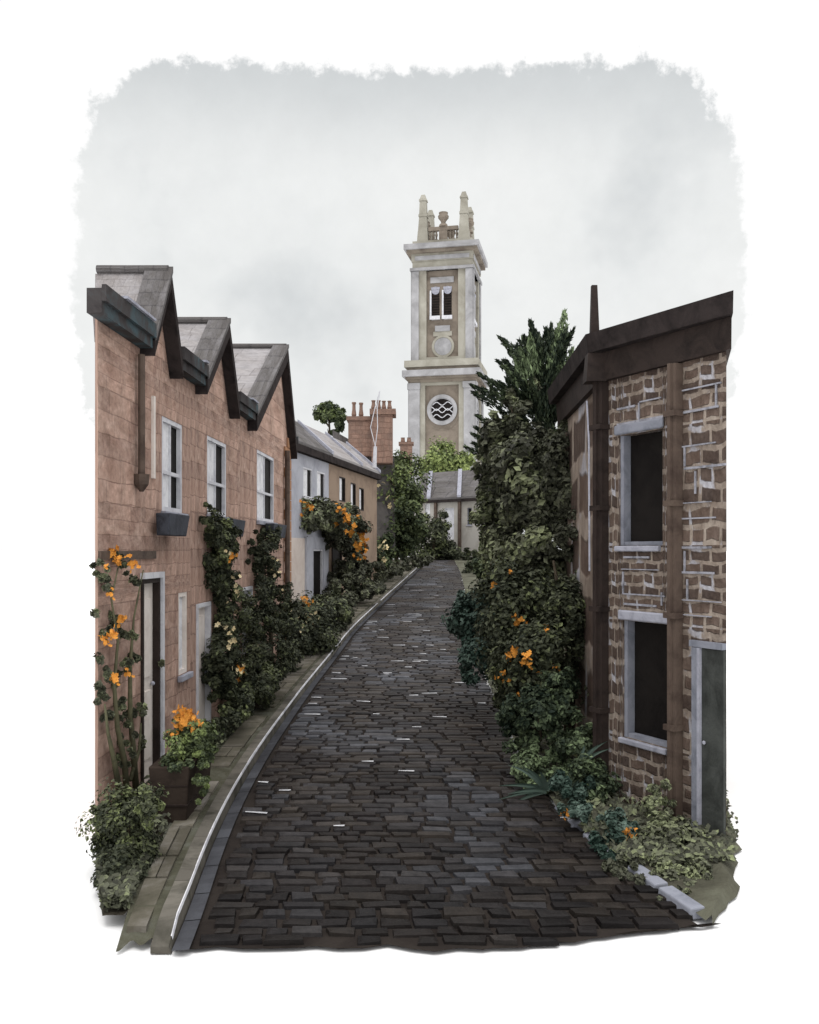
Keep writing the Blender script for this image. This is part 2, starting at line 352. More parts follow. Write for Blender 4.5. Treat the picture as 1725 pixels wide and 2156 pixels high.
while d<60:
    l=.35+.9*rng.random(); w=.002+.004*rng.random(); w*=1+d*.02; n=5
    if rng.random()<.88:
        for i in range(n):
            a=d+l*i/n; b_=d+l*(i+1)/n
            kb.quad((XL(a)-.016-w,a,zg(a)+kh(a)+.004),(XL(a)-.012,a,zg(a)+kh(a)+.004),(XL(b_)-.012,b_,zg(b_)+kh(b_)+.004),(XL(b_)-.016-w,b_,zg(b_)+kh(b_)+.004))
            kb.quad((XL(a)-.012,a,zg(a)+kh(a)+.004),(XL(a)-.006,a,zg(a)+kh(a)-.02),(XL(b_)-.006,b_,zg(b_)+kh(b_)-.02),(XL(b_)-.012,b_,zg(b_)+kh(b_)+.004))
    d+=l
struct('kerb',kb,[M['kerb'],M['kerbhighlight']])
# right kerb: a short length, then broken pieces
kr=MB(); 
for a,b_ in ((6.15,6.55),(6.6,7.0),(7.25,7.45),(7.65,7.82),(8.05,8.2),(8.5,8.62)):
    kr.hexa([(XR(a)+.0,a,-.02),(XR(a)+.13,a+.03,-.02),(XR(b_)+.13,b_+.03,-.02),(XR(b_),b_,-.02),(XR(a)+.01,a,.06),(XR(a)+.12,a+.03,.065),(XR(b_)+.12,b_+.03,.065),(XR(b_)+.01,b_,.06)])
struct('kerb_broken',kr,M['greypaint'],bevel=.012)
# pavement
pv=MB(); d=5.62; pv.cur=1
for i in range(56*2):
    a=5.62+i*.5; b_=a+.5
    if i==0:
        for k in range(14):
            xa=XI(a)+(XL(a)-.12-XI(a))*k/14; xb=XI(a)+(XL(a)-.12-XI(a))*(k+1)/14; ya,yb=[a+.12+.16*mnoise.noise(Vector((q*9,1,0))) for q in (xa,xb)]; za=[zg(q)+kh(q)-.022 for q in (ya,yb,b_)]
            pv.quad((xa,ya,za[0]),(xb,yb,za[1]),(XI(b_)+(XL(b_)-.12-XI(b_))*(k+1)/14,b_,za[2]),(XI(b_)+(XL(b_)-.12-XI(b_))*k/14,b_,za[2]))
        continue
    pv.quad((XI(a),a,zg(a)+kh(a)-.022),(XL(a)-.12,a,zg(a)+kh(a)-.022),(XL(b_)-.12,b_,zg(b_)+kh(b_)-.022),(XI(b_),b_,zg(b_)+kh(b_)-.022))
pv.cur=0; d=5.82
while d<60:
    l=.42+.35*rng.random(); n=3
    cut=rng.choice([.0,.0,.45,.55])
    for lo,hi in ([(0,1)] if cut==0 else [(0,cut),(cut,1)]):
        if rng.random()<.06: continue
        hh=rng.uniform(-.006,.006)
        def P(t,dd,z): 
            x0=XI(dd)+.03; x1=XL(dd)-.12-.07; return (x0+(x1-x0)*t,dd,zg(dd)+kh(dd)+z)
        a=d+.012; b_=d+l-.012; lo2=lo+.02; hi2=hi-.02
        j=[rng.uniform(-.02,.02) for _ in range(4)]
        pv.hexa([P(lo2+j[0],a,-.05),P(hi2+j[1],a,-.05),P(hi2+j[2],b_,-.05),P(lo2+j[3],b_,-.05),P(lo2+j[0]+.01,a+.008,hh),P(hi2+j[1]-.01,a+.008,hh),P(hi2+j[2]-.01,b_-.008,hh),P(lo2+j[3]+.01,b_-.008,hh)])
    d+=l
struct('pavement',pv,[M['slab'],M['moss']])
# planting beds
def xout_l(d): return lerp_tab([(5.9,-2.0),(6.4,-2.2),(7,-2.44),(7.86,-2.70),(18,-2.42),(18.6,-5),(30,-6),(62,-9)],d)
vb=MB(); dd=[6.05+.1*i for i in range(29)]+[8.95+.5*i for i in range(108)]
for a,b_ in zip(dd,dd[1:]):
    for k in range(6):
        def P(t,q): 
            x=XI(q)+(xout_l(q)-XI(q))*t; return (x,q,zg(q)+.05+.04*mnoise.noise(Vector((x*3,q*3,0)))*(1 if 0<t<1 else 0)+(.03 if t==0 else 0))
        vb.quad(P((k+1)/6,a),P(k/6,a),P(k/6,b_),P((k+1)/6,b_))
struct('soil',vb,M['soil'],smooth_=True)
def xout_r(d): 
    x=lerp_tab([(5.95,1.95),(6.2,2.12),(6.6,2.42),(7,2.5),(7.6,2.78),(12,3.9),(20,6.2),(62,14)],d)
    return x+.06*mnoise.noise(Vector((d*6,1,0)))+(0 if d>8 else .05*mnoise.noise(Vector((d*17,5,0))))
vr=MB()
for a,b_ in zip(dd,dd[1:]):
    for k in range(8):
        def P(t,q):
            x0=XR(q)+.05; x=x0+(xout_r(q)-x0)*t; return (x,q,zg(q)+.02+.05*t+.05*mnoise.noise(Vector((x*3,q*3,2))) if t<1 else zg(q)-.02)
        vr.quad(P(k/8,a),P((k+1)/8,a),P((k+1)/8,b_),P(k/8,b_))
struct('verge',vr,M['mosssoil'],smooth_=True)

# ------------------------------------------------------------------ terrace on the left: three gabled houses
WF=Fr((-3.0,0),(.036,1))                                    # s ~ distance; n outward = towards the street
K=math.hypot(.036,1)
def xw(d): return -3.0+.036*d
def rear_x(d): return -2.72-(d-7.86)*.335-.02
EZ=4.55
def window(parent, fr, a0,a1,z0,z1, rec=.12, fm='white', bars=True, curtain=None, sill='lead', label=None):
    w=MB(); t=.05
    for q in ((a0,a0+t,z0,z1),(a1-t,a1,z0,z1),(a0+t,a1-t,z0,z0+t),(a0+t,a1-t,z1-t,z1)): fr.box(w,q[0],q[1],-rec,-rec+.05,q[2],q[3])
    if bars:
        zm=z0+(z1-z0)*.42; fr.box(w,a0+t,a1-t,-rec,-rec+.04,zm-.02,zm+.02)
        am=(a0+a1)/2; fr.box(w,am-.012,am+.012,-rec,-rec+.035,z0+t,zm-.02); fr.box(w,am-.012,am+.012,-rec,-rec+.035,zm+.02,z1-t)
    o=link('window',w,M[fm],parent)
    g_=MB(); fr.box(g_,a0+.01,a1-.01,-rec-.06,-rec-.005,z0+.01,z1-.01); link('pane',g_,M['dark'],o)
    if curtain:
        c=MB(); a,b_=curtain; n=8
        for i in range(n):
            u0=a+(b_-a)*i/n; u1=a+(b_-a)*(i+1)/n; w0=.012*(i%2); w1=.012*((i+1)%2)
            c.quad(fr.p(u0,-rec+.006+w0,z0+.04),fr.p(u1,-rec+.006+w1,z0+.04),fr.p(u1,-rec+.006+w1,z1-.04),fr.p(u0,-rec+.006+w0,z1-.04))
        link('curtain',c,M['curtain'],o)
    if sill:
        s_=MB(); fr.box(s_,a0-.06,a1+.06,-rec+.06,.06,z0-.07,z0-.003); link('sill',s_,M[sill],o,bevel=.008)
    return o
def door(parent, fr, a0,a1,z0,z1, rec=.12, dm='darkdoor', fm='white', panels=True):
    dr=MB(); fr.box(dr,a0+.05,a1-.05,-rec-.04,-rec,z0,z1-.05)
    if panels:
        w=(a1-a0-.1)
        for q in ((.12,.45),(.52,.9)):
            fr.box(dr,a0+.05+w*.18,a1-.05-w*.18,-rec,-rec+.015,z0+(z1-z0)*q[0],z0+(z1-z0)*q[1])
    o=link('door',dr,M[dm],parent)
    f=MB(); 
    for q in ((a0,a0+.05,z0,z1),(a1-.05,a1,z0,z1),(a0+.05,a1-.05,z1-.05,z1)): fr.box(f,q[0],q[1],-rec-.03,-rec+.07,q[2],q[3])
    link('frame',f,M[fm],o)
    h=MB(); h.lathe(fr.p(a1-.13,-rec+.03,z0+(z1-z0)*.48),[(.0,-.025),(.022,-.01),(.022,.01),(0,.025)],8); link('handle',h,M['lead'],o)
    return o
# profile: (distance, height)
houses=[
 dict(a=7.86,b=10.75,gable=(8.95,9.5,9.93,5.42),holes_w=[(9.66,10.42,2.93,3.95)],win2=[(10.27,10.62,1.08,2.02)],door=(8.98,9.55,.1,2.22),
      label='nearest pink brown terraced house with a tall pale framed door and one gabled dormer'),
 dict(a=10.75,b=13.4,gable=(10.96,12.1,12.72,5.55),holes_w=[(11.52,12.55,2.97,3.98)],win2=[],door=(11.0,11.65,.12,1.85),
      label='middle terraced house of the three with a gabled dormer, climber hiding its ground floor'),
 dict(a=13.4,b=17.8,gable=(13.9,16.7,17.75,6.25),holes_w=[(14.62,16.1,3.0,4.15)],win2=[],door=(13.55,14.2,.14,1.95),
      label='farthest terraced house of the three with the widest gable and a brown corner edge'),
]
def wp(d,n,z): return Vector((xw(d)+n,d,z))
for hi,h in enumerate(houses):
    a,b_=h['a'],h['b']; g0,ga,g1,gz=h['gable']
    T=thing('terraced_house',(xw(a),a,zg(a)),h['label'],'house','gabled terraced houses on the left')
    fr=Fr((xw(0),0),(.036,1),n=(1,-.036))
    S=lambda d:d*K
    holes=[(S(q[0]),S(q[1]),q[2],q[3]) for q in h['holes_w']+h['win2']]+[(S(h['door'][0]),S(h['door'][1]),h['door'][2],h['door'][3])]
    w=MB(); fr.wall(w,S(a),S(b_),-.1,EZ,holes,depth=.16)
    gt=gz-.10
    w.poly([wp(g0+.02,0,EZ),wp(g1-.02,0,EZ),wp(ga,0,gt)])
    # rear and party walls
    w.poly([wp(a,0,-.1),wp(a,0,EZ),(rear_x(a),a,EZ),(rear_x(a),a,-.1)])
    w.poly([wp(b_,0,-.1),(rear_x(b_),b_,-.1),(rear_x(b_),b_,EZ),wp(b_,0,EZ)])
    w.poly([(rear_x(a),a,-.1),(rear_x(a),a,EZ),(rear_x(b_),b_,EZ),(rear_x(b_),b_,-.1)])
    link('wall',w,M['brick'],T)
    # roof surfaces: profile carried back to the rear wall
    rf=MB(); top=.07
    prof=[(a,EZ+.1),(g0,EZ+.1),(ga,gz),(g1,EZ+.1),(b_,EZ+.1)]
    for (d0,z0),(d1,z1) in zip(prof,prof[1:]):
        if d1-d0<1e-3: continue
        f0,f1=wp(d0,.09,z0),wp(d1,.09,z1)
        rise=.0 if z0!=z1 else 0
        r0=Vector((rear_x(d0)-.02,d0,z0+(0 if z0>EZ+.2 else 0))); r1=Vector((rear_x(d1)-.02,d1,z1))
        dn=Vector((0,0,-.08))
        rf.hexa([f0+dn,r0+dn,r1+dn,f1+dn,f0,r0,r1,f1])
        # rear gable infill
    rf.poly([(rear_x(g0),g0,EZ),(rear_x(ga),ga,gz-.05),(rear_x(g1),g1,EZ)])
    RO=link('roof',rf,M['slate'],T)
    # fascia along level eaves
    for d0,d1 in ((a-(.25 if hi==0 else 0),g0),(g1,b_)):
        if d1-d0<.05: continue
        fa=MB()
        fr.box(fa,S(d0),S(d1),.002,.13,EZ-.04,EZ+.17)
        fr.box(fa,S(d0),S(d1),.131,.17,EZ+.06,EZ+.2)
        link('fascia',fa,M['fascia'],T)
    # verge boards on the gable
    vb_=MB(); th=.17+.012*(ga-9)
    for (d0,z0,d1,z1) in ((g0,EZ+.06,ga,gz+.03),(ga,gz+.03,g1,EZ+.02)):
        p0,p1=wp(d0,.003,z0),wp(d1,.003,z1); o_=Vector((.15,0,0)); dn=Vector((0,0,-th)) 
        vb_.hexa([p0+dn,p0+dn+o_,p1+dn+o_,p1+dn,p0,p0+o_,p1+o_,p1])
    link('verge_board',vb_,M['verge'],T)
    st=MB(); 
    for (d0,z0,d1,z1) in ((g0,EZ+.07,ga,gz+.04),):
        p0,p1=wp(d0,-.12,z0),wp(d1,-.12,z1); o_=Vector((.29,0,0)); dn=Vector((0,0,-.03)); up=Vector((0,0,.035))
        st.hexa([p0+dn,p0+dn+o_,p1+dn+o_,p1+dn,p0+up,p0+o_+up,p1+o_+up,p1+up])
    link('coping',st,M['slate_dark'],RO)
    rg=MB(); rg.tube([wp(ga,.12,gz+.045),(rear_x(ga),ga,gz+.045)],.045,8); link('ridge_tile',rg,M['slate_dark'],RO)
    # lead strip at valley
    ld=MB(); fr.box(ld,S(max(a,g0-.9)),S(g0-.1),.05,.2,EZ+.201,EZ+.225); link('lead_flashing',ld,M['lead'],RO)
    for q in h['holes_w']:
        window(T,fr,S(q[0]),S(q[1]),q[2],q[3],rec=.055,curtain=(S(q[0])+.03,S(q[0])+(S(q[1])-S(q[0]))*.52))
        bx=MB(); s0,s1=[(9.25,9.97),(12.0,12.8),(15.0,16.2)][hi]
        bx.hexa([fr.p(s0+.03,.19,q[2]-.27),fr.p(s1-.03,.19,q[2]-.27),fr.p(s1-.03,.065,q[2]-.27),fr.p(s0+.03,.065,q[2]-.27),fr.p(s0,.22,q[2]-.04),fr.p(s1,.22,q[2]-.04),fr.p(s1,.065,q[2]-.04),fr.p(s0,.065,q[2]-.04)])
        link_name=link('window_box',bx,M['planter'],None,bevel=.01)
        tag(link_name,['blue black window box under the nearest upstairs window, topmost of the three','blue black window box above the bushy climber on the middle terraced house','blue black window box under the farthest upstairs window of the terrace'][hi],'window box','window boxes of the terrace')
    for q in h['win2']: window(T,fr,S(q[0]),S(q[1]),q[2],q[3],bars=False,rec=.055,curtain=(S(q[0])+.05,S(q[1])-.05),fm='offwhite')
    q=h['door']; door(T,fr,S(q[0]),S(q[1]),q[2],q[3],rec=.05,dm='offwhite' if hi<2 else 'white',fm='brownpaint' if hi==0 else 'white')
    if hi==0:
        ar=MB(); fr.box(ar,S(q[1])+.0,S(q[1])+.055,.002,.05,q[2],q[3]+.06); fr.box(ar,S(q[0])-.02,S(q[1]),.002,.05,q[3],q[3]+.06); link('door_surround',ar,M['white'],T)
        st_=MB(); fr.box(st_,S(q[0])-.1,S(q[1])+.1,.002,.3,0,.1); link('doorstep',st_,M['slab'],T,bevel=.01)
        dp=MB(); p=S(8.83); dp.tube([fr.p(p,.06,3.25),fr.p(p,.06,4.42)],.035,8); dp.lathe(fr.p(p,.06,3.13),[(.02,-.05),(.07,.02),(.08,.12)],8); link('drainpipe',dp,M['midbrown'],T)
        dp=MB(); p=S(9.33); fr.box(dp,p-.03,p+.03,.002,.03,3.25,4.1); link('pale_strip',dp,M['offwhite'],T)
        bd=MB(); fr.box(bd,S(7.87),S(9.4),.002,.025,2.42,2.5); link('string_course',bd,M['midbrown'],T)
    if hi==2:
        qn=MB()
        for i in range(23):
            l=.35 if i%2 else .2; fr.box(qn,S(17.8)-l*2,S(17.8),.003,.03,.1+i*.2-.0,.1+i*.2+.185)
        link('quoins',qn,M['quoin'],T)
        dp=MB(); dp.tube([fr.p(S(17.1),.07,1.2),fr.p(S(17.1),.07,4.4)],.05,8); link('drainpipe',dp,M['midbrown'],T)

# ------------------------------------------------------------------ brown stone house on the right
C1=Vector((1.93,9.0,0)); C2=Vector((2.67,7.6,0)); LEN=(C2-C1).length
RF=Fr(C1,(C2-C1),n=(-1.4,-.74))
T=thing('stone_house',(C1.x,C1.y,zg(9)),'dark brown rubble stone house with two black windows and a sloping dark eave','house')
def tt(t): return t*LEN
ZE=4.4
hl=[(tt(.150),tt(.525),2.55,3.62),(tt(.185),tt(.585),.70,1.83),]; hdoor=(tt(.825),tt(.998),.03,1.66)
w=MB(); RF.wall(w,0,LEN,-.1,ZE,hl,depth=.16)
SB=[C1,Vector((2.03,11.8,0)),Vector((3.95,11.8,0)),C2]
for p,q in zip(SB,SB[1:]): w.quad(p+Vector((0,0,-.1)),q+Vector((0,0,-.1)),q+Vector((0,0,ZE)),p+Vector((0,0,ZE)))
link('wall',w,M['rstone'],T)
rf=MB()
def ring(o,z): 
    cen=Vector((2.6,10,0)); return [Vector((1.90-o,8.97-o*.6,z)),Vector((2.68-o*.2,7.52-o*.9,z)),Vector((3.98,11.95,z)),Vector((2.0-o,12.0,z))]
b0=ring(.14,4.45); t0=ring(.17,4.63); rf.hexa(b0+t0)
RO=link('roof',rf,M['verge'],T)
fz=MB(); fz.hexa(ring(.03,4.18)+ring(.05,4.447)); link('eave_shade_board',fz,M['brownpaint'],T)  # dark board also stands in for the shade below the roof edge
for q,cap in ((hl[0],True),(hl[1],True)):
    a0,a1,z0,z1=q; wn=MB(); RF.box(wn,a0+.0,a0+.045,-.11,-.02,z0,z1); RF.box(wn,a0+.045,a1,-.11,-.03,z0,z0+.04)
    o=link('window',wn,M['greypaint'],T)
    g_=MB(); RF.box(g_,a0,a1,-.18,-.115,z0,z1); link('pane',g_,M['dark'],o)
    s_=MB(); RF.box(s_,a0-.03,a1-.02,-.02,.04,z0-.055,z0-.003); link('sill',s_,M['lead'],o,bevel=.01)
    l_=MB(); RF.box(l_,a0-.04,a1+.03,.003,.035,z1+.005,z1+.10); link('lintel',l_,M['greypaint'] if z1>3 else M['lead'],o,bevel=.015)
for p0,wd,dn,top in ((.0,.14,'brownpaint',4.17),(.62,.105,'midbrown',4.17)):
    dp=MB(); a=tt(p0) if p0 else -.05
    RF.box(dp,a,a+wd,.004,.09,.0,top)
    RF.box(dp,a+wd*.3,a+wd*.62,.09,.12,.0,top)
    for z in (.9,1.9,2.9,3.7): RF.box(dp,a-.015,a+wd+.015,.002,.125,z,z+.05)
    link('drainpipe',dp,M[dn],T)
cb=MB(); cb.tube([RF.p(-.06,.12,2.3),RF.p(-.07,.12,3.6),RF.p(-.09,.13,4.0)],.010,6); link('cable',cb,M['lead'],T)
d_=hdoor; 
dd_=MB(); RF.box(dd_,d_[0]+.03,d_[1],.003,.03,d_[2],d_[3]); DO=link('door',dd_,M['darkdoor'],T)
fd_=MB(); RF.box(fd_,d_[0],d_[0]+.029,.003,.06,d_[2],d_[3]); link('frame',fd_,M['lead'],DO)
hd_=MB(); hd_.lathe(RF.p(d_[0]+.07,.045,.85),[(0,-.02),(.015,-.008),(.015,.008),(0,.02)],8); link('handle',hd_,M['lead'],DO)
ds_=MB(); RF.box(ds_,d_[0]-.07,d_[0]-.003,.003,.05,.03,1.66); RF.box(ds_,d_[0]-.10,LEN,.003,.05,1.665,1.72); link('door_surround',ds_,M['greypaint'],T)
# grey quoin ties at the street corner and pale stones
qs=MB()
SF=Fr(C1,(.1,2.8),n=(-1,.036))
for z,w_ in ((1.0,.2),(1.12,.2),(1.62,.16),(1.93,.2),(2.28,.2),(2.9,.2),(3.2,.24),(3.5,.16)): qs=MB(); SF.box(qs,.02,.02+w_*1.3,.003,.02,z,z+.035); link('mortar_patch',qs,M['chalk'],T)
for a,b__,z in ((.64,.97,3.92),(.68,.95,3.72),(.66,.93,3.42),(.7,1.0,3.22),(.66,.9,2.92),(.66,.93,2.78),(.66,.9,2.52),(.68,.92,2.3),(.66,.97,2.06),(.67,.9,1.93),(.14,.3,3.87),(.34,.52,3.9),(.14,.55,3.72),(.2,.42,2.43),(.18,.5,2.32),(.2,.55,2.08),(.2,.48,1.98)):
    qs=MB(); RF.box(qs,tt(a),tt(b__),.003,.016,z,z+rng.choice([.009,.013,.02])); link('mortar_patch',qs,M['chalk'],T)
for a,z0,z1 in ((.93,3.72,3.93),(.7,3.25,3.42),(.78,3.0,3.2),(.7,2.3,2.5),(.33,3.74,3.9),(.19,2.08,2.3),(.52,2.0,2.12),(.72,2.07,2.25)):
    qs=MB(); RF.box(qs,tt(a),tt(a)+.014,.003,.017,z0,z1); link('mortar_patch',qs,M['chalk'],T)
# vent stack on the roof corner
vs_=MB(); b1=at(1252,742,8.95); vs_.hexa([b1+Vector(q) for q in ((-.055,-.055,-.25),(.055,-.055,-.25),(.055,.055,-.25),(-.055,.055,-.25),(-.035,-.035,.66),(.02,-.035,.66),(.02,.02,.66),(-.035,.02,.66))])
vs_.hexa([b1+Vector(q) for q in ((-.1,-.1,-.3),(.1,-.1,-.3),(.1,.1,-.3),(-.1,.1,-.3),(-.08,-.08,-.02),(.08,-.08,-.02),(.08,.08,-.02),(-.08,.08,-.02))])
link('chimney',vs_,M['brownpaint'],RO)

# ------------------------------------------------------------------ houses beyond, on the left of the bend
def X2(d): return -8.73+.19*d
def dof(px): return 8.73/(.19-(px-CX)/F)
K2=math.hypot(.19,1)
F2=Fr((X2(0),0),(.19,1),n=(1,-.19)); S2=lambda px:dof(px)*K2
def row_house(T,d0,d1,wm,rm,ez,rz,holes,setb=1.05):
    w=MB(); F2.wall(w,d0*K2,d1*K2,0,ez,holes,depth=.2)
    a,b_=d0*K2,d1*K2
    w.quad(F2.p(a,0,0),F2.p(a,-3,0),F2.p(a,-3,ez),F2.p(a,0,ez)); w.quad(F2.p(b_,0,0),F2.p(b_,-3,0),F2.p(b_,-3,ez),F2.p(b_,0,ez)); w.quad(F2.p(a,-3,0),F2.p(b_,-3,0),F2.p(b_,-3,ez),F2.p(a,-3,ez))
    for e in (a,b_): w.poly([F2.p(e,0,ez),F2.p(e,-setb,rz-.05),F2.p(e,-3,ez)])
    link('wall',w,M[wm],T)
    r=MB(); t=Vector((0,0,.1))
    for n0,z0,n1,z1 in ((.15,ez-.1,-setb,rz),(-setb,rz,-3.1,ez)):
        q=[F2.p(a,n0,z0),F2.p(b_,n0,z0),F2.p(b_,n1,z1),F2.p(a,n1,z1)]; r.hexa(q+[v+t for v in q])
    ro=link('roof',r,M[rm],T)
    e=MB(); F2.box(e,a,b_,.003,.2,ez-.32,ez-.1); link('fascia',e,M['verge'],T)
    for s_ in (b_-.001,):
        k=MB(); q=[F2.p(s_-.25,.18,ez-.02),F2.p(s_+.0,.18,ez-.02),F2.p(s_+.0,-setb,rz+.08),F2.p(s_-.25,-setb,rz+.08)]; k.hexa(q+[v+Vector((0,0,.12)) for v in q]); link('skew_coping',k,M['lead'],ro)
    return ro
T1=thing('cottage',(X2(27),27,zg(27)),'pale blue grey rendered cottage with a black door beyond the brick terrace','house')
hw=[(S2(638),S2(657),4.2,5.15),(S2(667),S2(684),4.2,5.15),(S2(655),S2(676),.6,2.55)]
ro1=row_house(T1,26.8,dof(692),'blue_render','slate_dark',5.85,6.85,hw)
for q in hw[:2]:
    window(T1,F2,*q,rec=.055,bars=False,curtain=(q[0]+.06,q[0]+(q[1]-q[0])*.6),sill='white')
q=hw[2]; o=door(T1,F2,*q,rec=.02,dm='dark',fm='white',panels=False)
ds_=MB(); F2.box(ds_,q[0]-.75,q[0]-.01,.004,.08,.5,2.95); F2.box(ds_,q[1]+.01,q[1]+.55,.004,.08,.5,2.95); F2.box(ds_,q[0]-.01,q[1]+.01,.004,.08,2.56,2.95); link('door_surround',ds_,M['blue_render'],T1)
dw=MB(); F2.box(dw,26.9*K2,S2(650),.003,.02,.3,2.9); link('lower_wall_band',dw,M['cream'],T1)
T2=thing('brown_house',(X2(32),32,zg(32)),'brown rendered house with small white windows and an orange chimney stack behind the orange flowers','house')
hw=[(S2(714),S2(727),4.3,5.2),(S2(738),S2(749),4.2,5.1),(S2(756),S2(766),4.1,5.0),(S2(698),S2(718),1.3,2.7)]
ro2=row_house(T2,dof(692)+.02,38.6,'brown_render','slate',5.85,7.0,hw,setb=1.3)
for q in hw[:3]: window(T2,F2,*q,rec=.055,bars=False,curtain=(q[0]+.1,q[0]+(q[1]-q[0])*.6),fm='brownpaint',sill=None)
door(T2,F2,*hw[3],rec=.03,dm='dark',fm='brownpaint',panels=False)
sk=MB(); s_=S2(755); q=[F2.p(s_-.25,.18,5.83),F2.p(s_,.18,5.83),F2.p(s_,-1.3,7.08),F2.p(s_-.25,-1.3,7.08)]; sk.hexa(q+[v+Vector((0,0,.12)) for v in q]); link('skew_coping',sk,M['lead'],ro2)
# taller brown roof block behind and the chimney stack
bb=MB(); 
def pb(px,py,d): return at(px,py,d)
back=[pb(700,905,42),pb(735,925,42),pb(790,928,42),pb(830,965,42),pb(832,1160,42),pb(700,1160,42)]
bb.poly(back); off=Vector((0,3,0)); bb.poly([v+off for v in back][::-1])
for i in range(6): p,q=back[i],back[(i+1)%6]; bb.quad(p,q,q+off,p+off)
link('rear_roof',bb,M['slate_dark'],T2)
cs=MB(); cs.cur=0
def fbox(mb,x0,x1,y0,y1,d,dep=.9): 
    p=at(x0,y1,d); q=at(x1,y0,d); mb.hexa([Vector((p.x,d,p.z)),Vector((q.x,d,p.z)),Vector((q.x,d+dep,p.z)),Vector((p.x,d+dep,p.z)),Vector((p.x,d,q.z)),Vector((q.x,d,q.z)),Vector((q.x,d+dep,q.z)),Vector((p.x,d+dep,q.z))])
fbox(cs,733,781.8,884,960,41.5); fbox(cs,782,826,872,975,41.2,1.1); fbox(cs,729,781.9,876,883.9,41.4,1.1); fbox(cs,778,833,860,871.9,41.1,1.3)
CS=link('chimney',cs,M['orange_brick'],ro2)
for x,yt,yb in ((745,847,876),(760,848,876),(786,843,860),(797,843,860),(808,844,860),(820,844,860)):
    pt=MB(); p=at(x,yb,41.7); hgt=(yb-yt)/F*41.7; pt.lathe((p.x,p.y,p.z),[(.10,0),(.115,hgt*.1),(.08,hgt*.5),(.075,hgt*.85),(.10,hgt*.88),(.10,hgt)],10); link('chimney_pot',pt,M['orange_brick'],CS)
# aerial
ae=MB(); b0=at(788,985,38); t0=at(790,940,38); ae.tube([b0,t0],[.09,.07],8)
A_=link('mast',ae,M['white'],None)
tag(A_,'thin white mast with splayed wires standing beside the orange chimney stack','aerial'); A_.name='aerial'
wi=MB(); wi.tube([t0,at(780,900,38),at(789,860,38),at(799,823,38)],.018,5); wi.tube([t0,at(795,900,38),at(794,860,38),at(800,823,38)],.018,5)
link('wire',wi,M['white'],A_)

# ------------------------------------------------------------------ cottage at the head of the street
T3=thing('stone_cottage',(2.4,64,zg(64)),'small grey stone cottage with a white door at the head of the road','house')
F3=Fr(at(866,1160,66)[:2],(at(1012,1160,62)-at(866,1160,66))[:2]); L3=(at(1012,0,62)-at(866,0,66)).xy.length
s3=lambda px:(px-866)/146*L3
hl3=[(s3(896),s3(907),4.9,5.9),(s3(938),s3(958),3.3,5.55),(s3(985),s3(994),4.3,5.5)]
w=MB(); F3.wall(w,0,L3,1.6,6.3,hl3,depth=.2)
for e in (0,L3): w.poly([F3.p(e,0,1.6),F3.p(e,-4,1.6),F3.p(e,-4,6.3),F3.p(e,-1.8,8.15),F3.p(e,0,6.3)])
link('wall',w,M['greystone'],T3)
r=MB()
for n0,z0,n1,z1 in ((.2,6.15,-1.8,8.2),(-1.8,8.2,-4.2,6.2)):
    q=[F3.p(-.2,n0,z0),F3.p(L3+.2,n0,z0),F3.p(L3+.2,n1,z1),F3.p(-.2,n1,z1)]; r.hexa(q+[v+Vector((0,0,.12)) for v in q])
RO=link('roof',r,M['slate_dark'],T3)
for s_ in (s3(912),s3(976)):
    k=MB(); q=[F3.p(s_-.35,.22,6.25),F3.p(s_,.22,6.25),F3.p(s_-1.4,-1.8,8.3),F3.p(s_-1.75,-1.8,8.3)]; k.hexa(q+[v+Vector((0,0,.15)) for v in q]); link('skew_coping',k,M['lead'],RO)
fc=MB(); F3.box(fc,0,L3,.003,.2,5.95,6.14); link('fascia',fc,M['verge'],T3)
window(T3,F3,*hl3[0],rec=.1,bars=False,curtain=(hl3[0][0]+.05,hl3[0][1]-.05)); window(T3,F3,*hl3[2],rec=.1,bars=False,fm='greypaint')
door(T3,F3,*hl3[1],dm='white',fm='white',panels=False)
dp=MB()
for px in (918,968): F3.box(dp,s3(px),s3(px)+.22,.004,.15,1.8,5.95)
link('drainpipe',dp,M['midbrown'],T3)
ck=MB(); fbox(ck,842,868,935,1000,67,1.2); fbox(ck,839,871,930,934.9,66.9,1.4)
CK=link('chimney',ck,M['orange_brick'],RO)
for x in (848,861):
    pt=MB(); p=at(x,930,67.5); pt.lathe(p,[(.17,0),(.14,.25),(.17,.3)],8); link('chimney_pot',pt,M['orange_brick'],CK)

# ------------------------------------------------------------------ church tower
TC=Vector(((941-CX)/F*98.4,98.4,0)); th=R(-11.6)
TF=Fr((TC.x,TC.y),(math.cos(th),math.sin(th)),n=(math.sin(th),-math.cos(th)))
HW=3.45
T=thing('church_tower',(TC.x,TC.y,1.95),'tall beige stone church tower with round window, belfry louvres and corner pinnacles','tower')
def sq(mb,hw,z0,z1): TF.box(mb,-hw,hw,-hw,hw,z0,z1)
class SubF(Fr): pass
def side(k):                                       # frames of the four faces
    ang=th+k*math.pi/2
    return Fr((TC.x,TC.y),(math.cos(ang),math.sin(ang)),n=(math.sin(ang),-math.cos(ang)))
SD=[side(k) for k in range(4)]
w=MB(); w2=MB()
for f in SD:
    f.wall(w,-HW,HW,1.9,20.4,[(-1.8,1.8,9,20.0)],depth=.35,n=HW)
    f.wall(w,-3.2,3.2,22.6,33.2,[(-1.7,1.7,23.0,32.2)],depth=.3,n=3.2)
    f.box(w2,-1.8,1.8,HW-.5,HW-.35,9,20); f.box(w2,-1.7,1.7,2.75,2.9,23,32.2)
sq(w,3.3,33.2,34.0); sq(w,3.2,34.9,35.4)
link('body',w,M['tower'],T); link('recessed_panel',w2,M['tower_brown'],T)
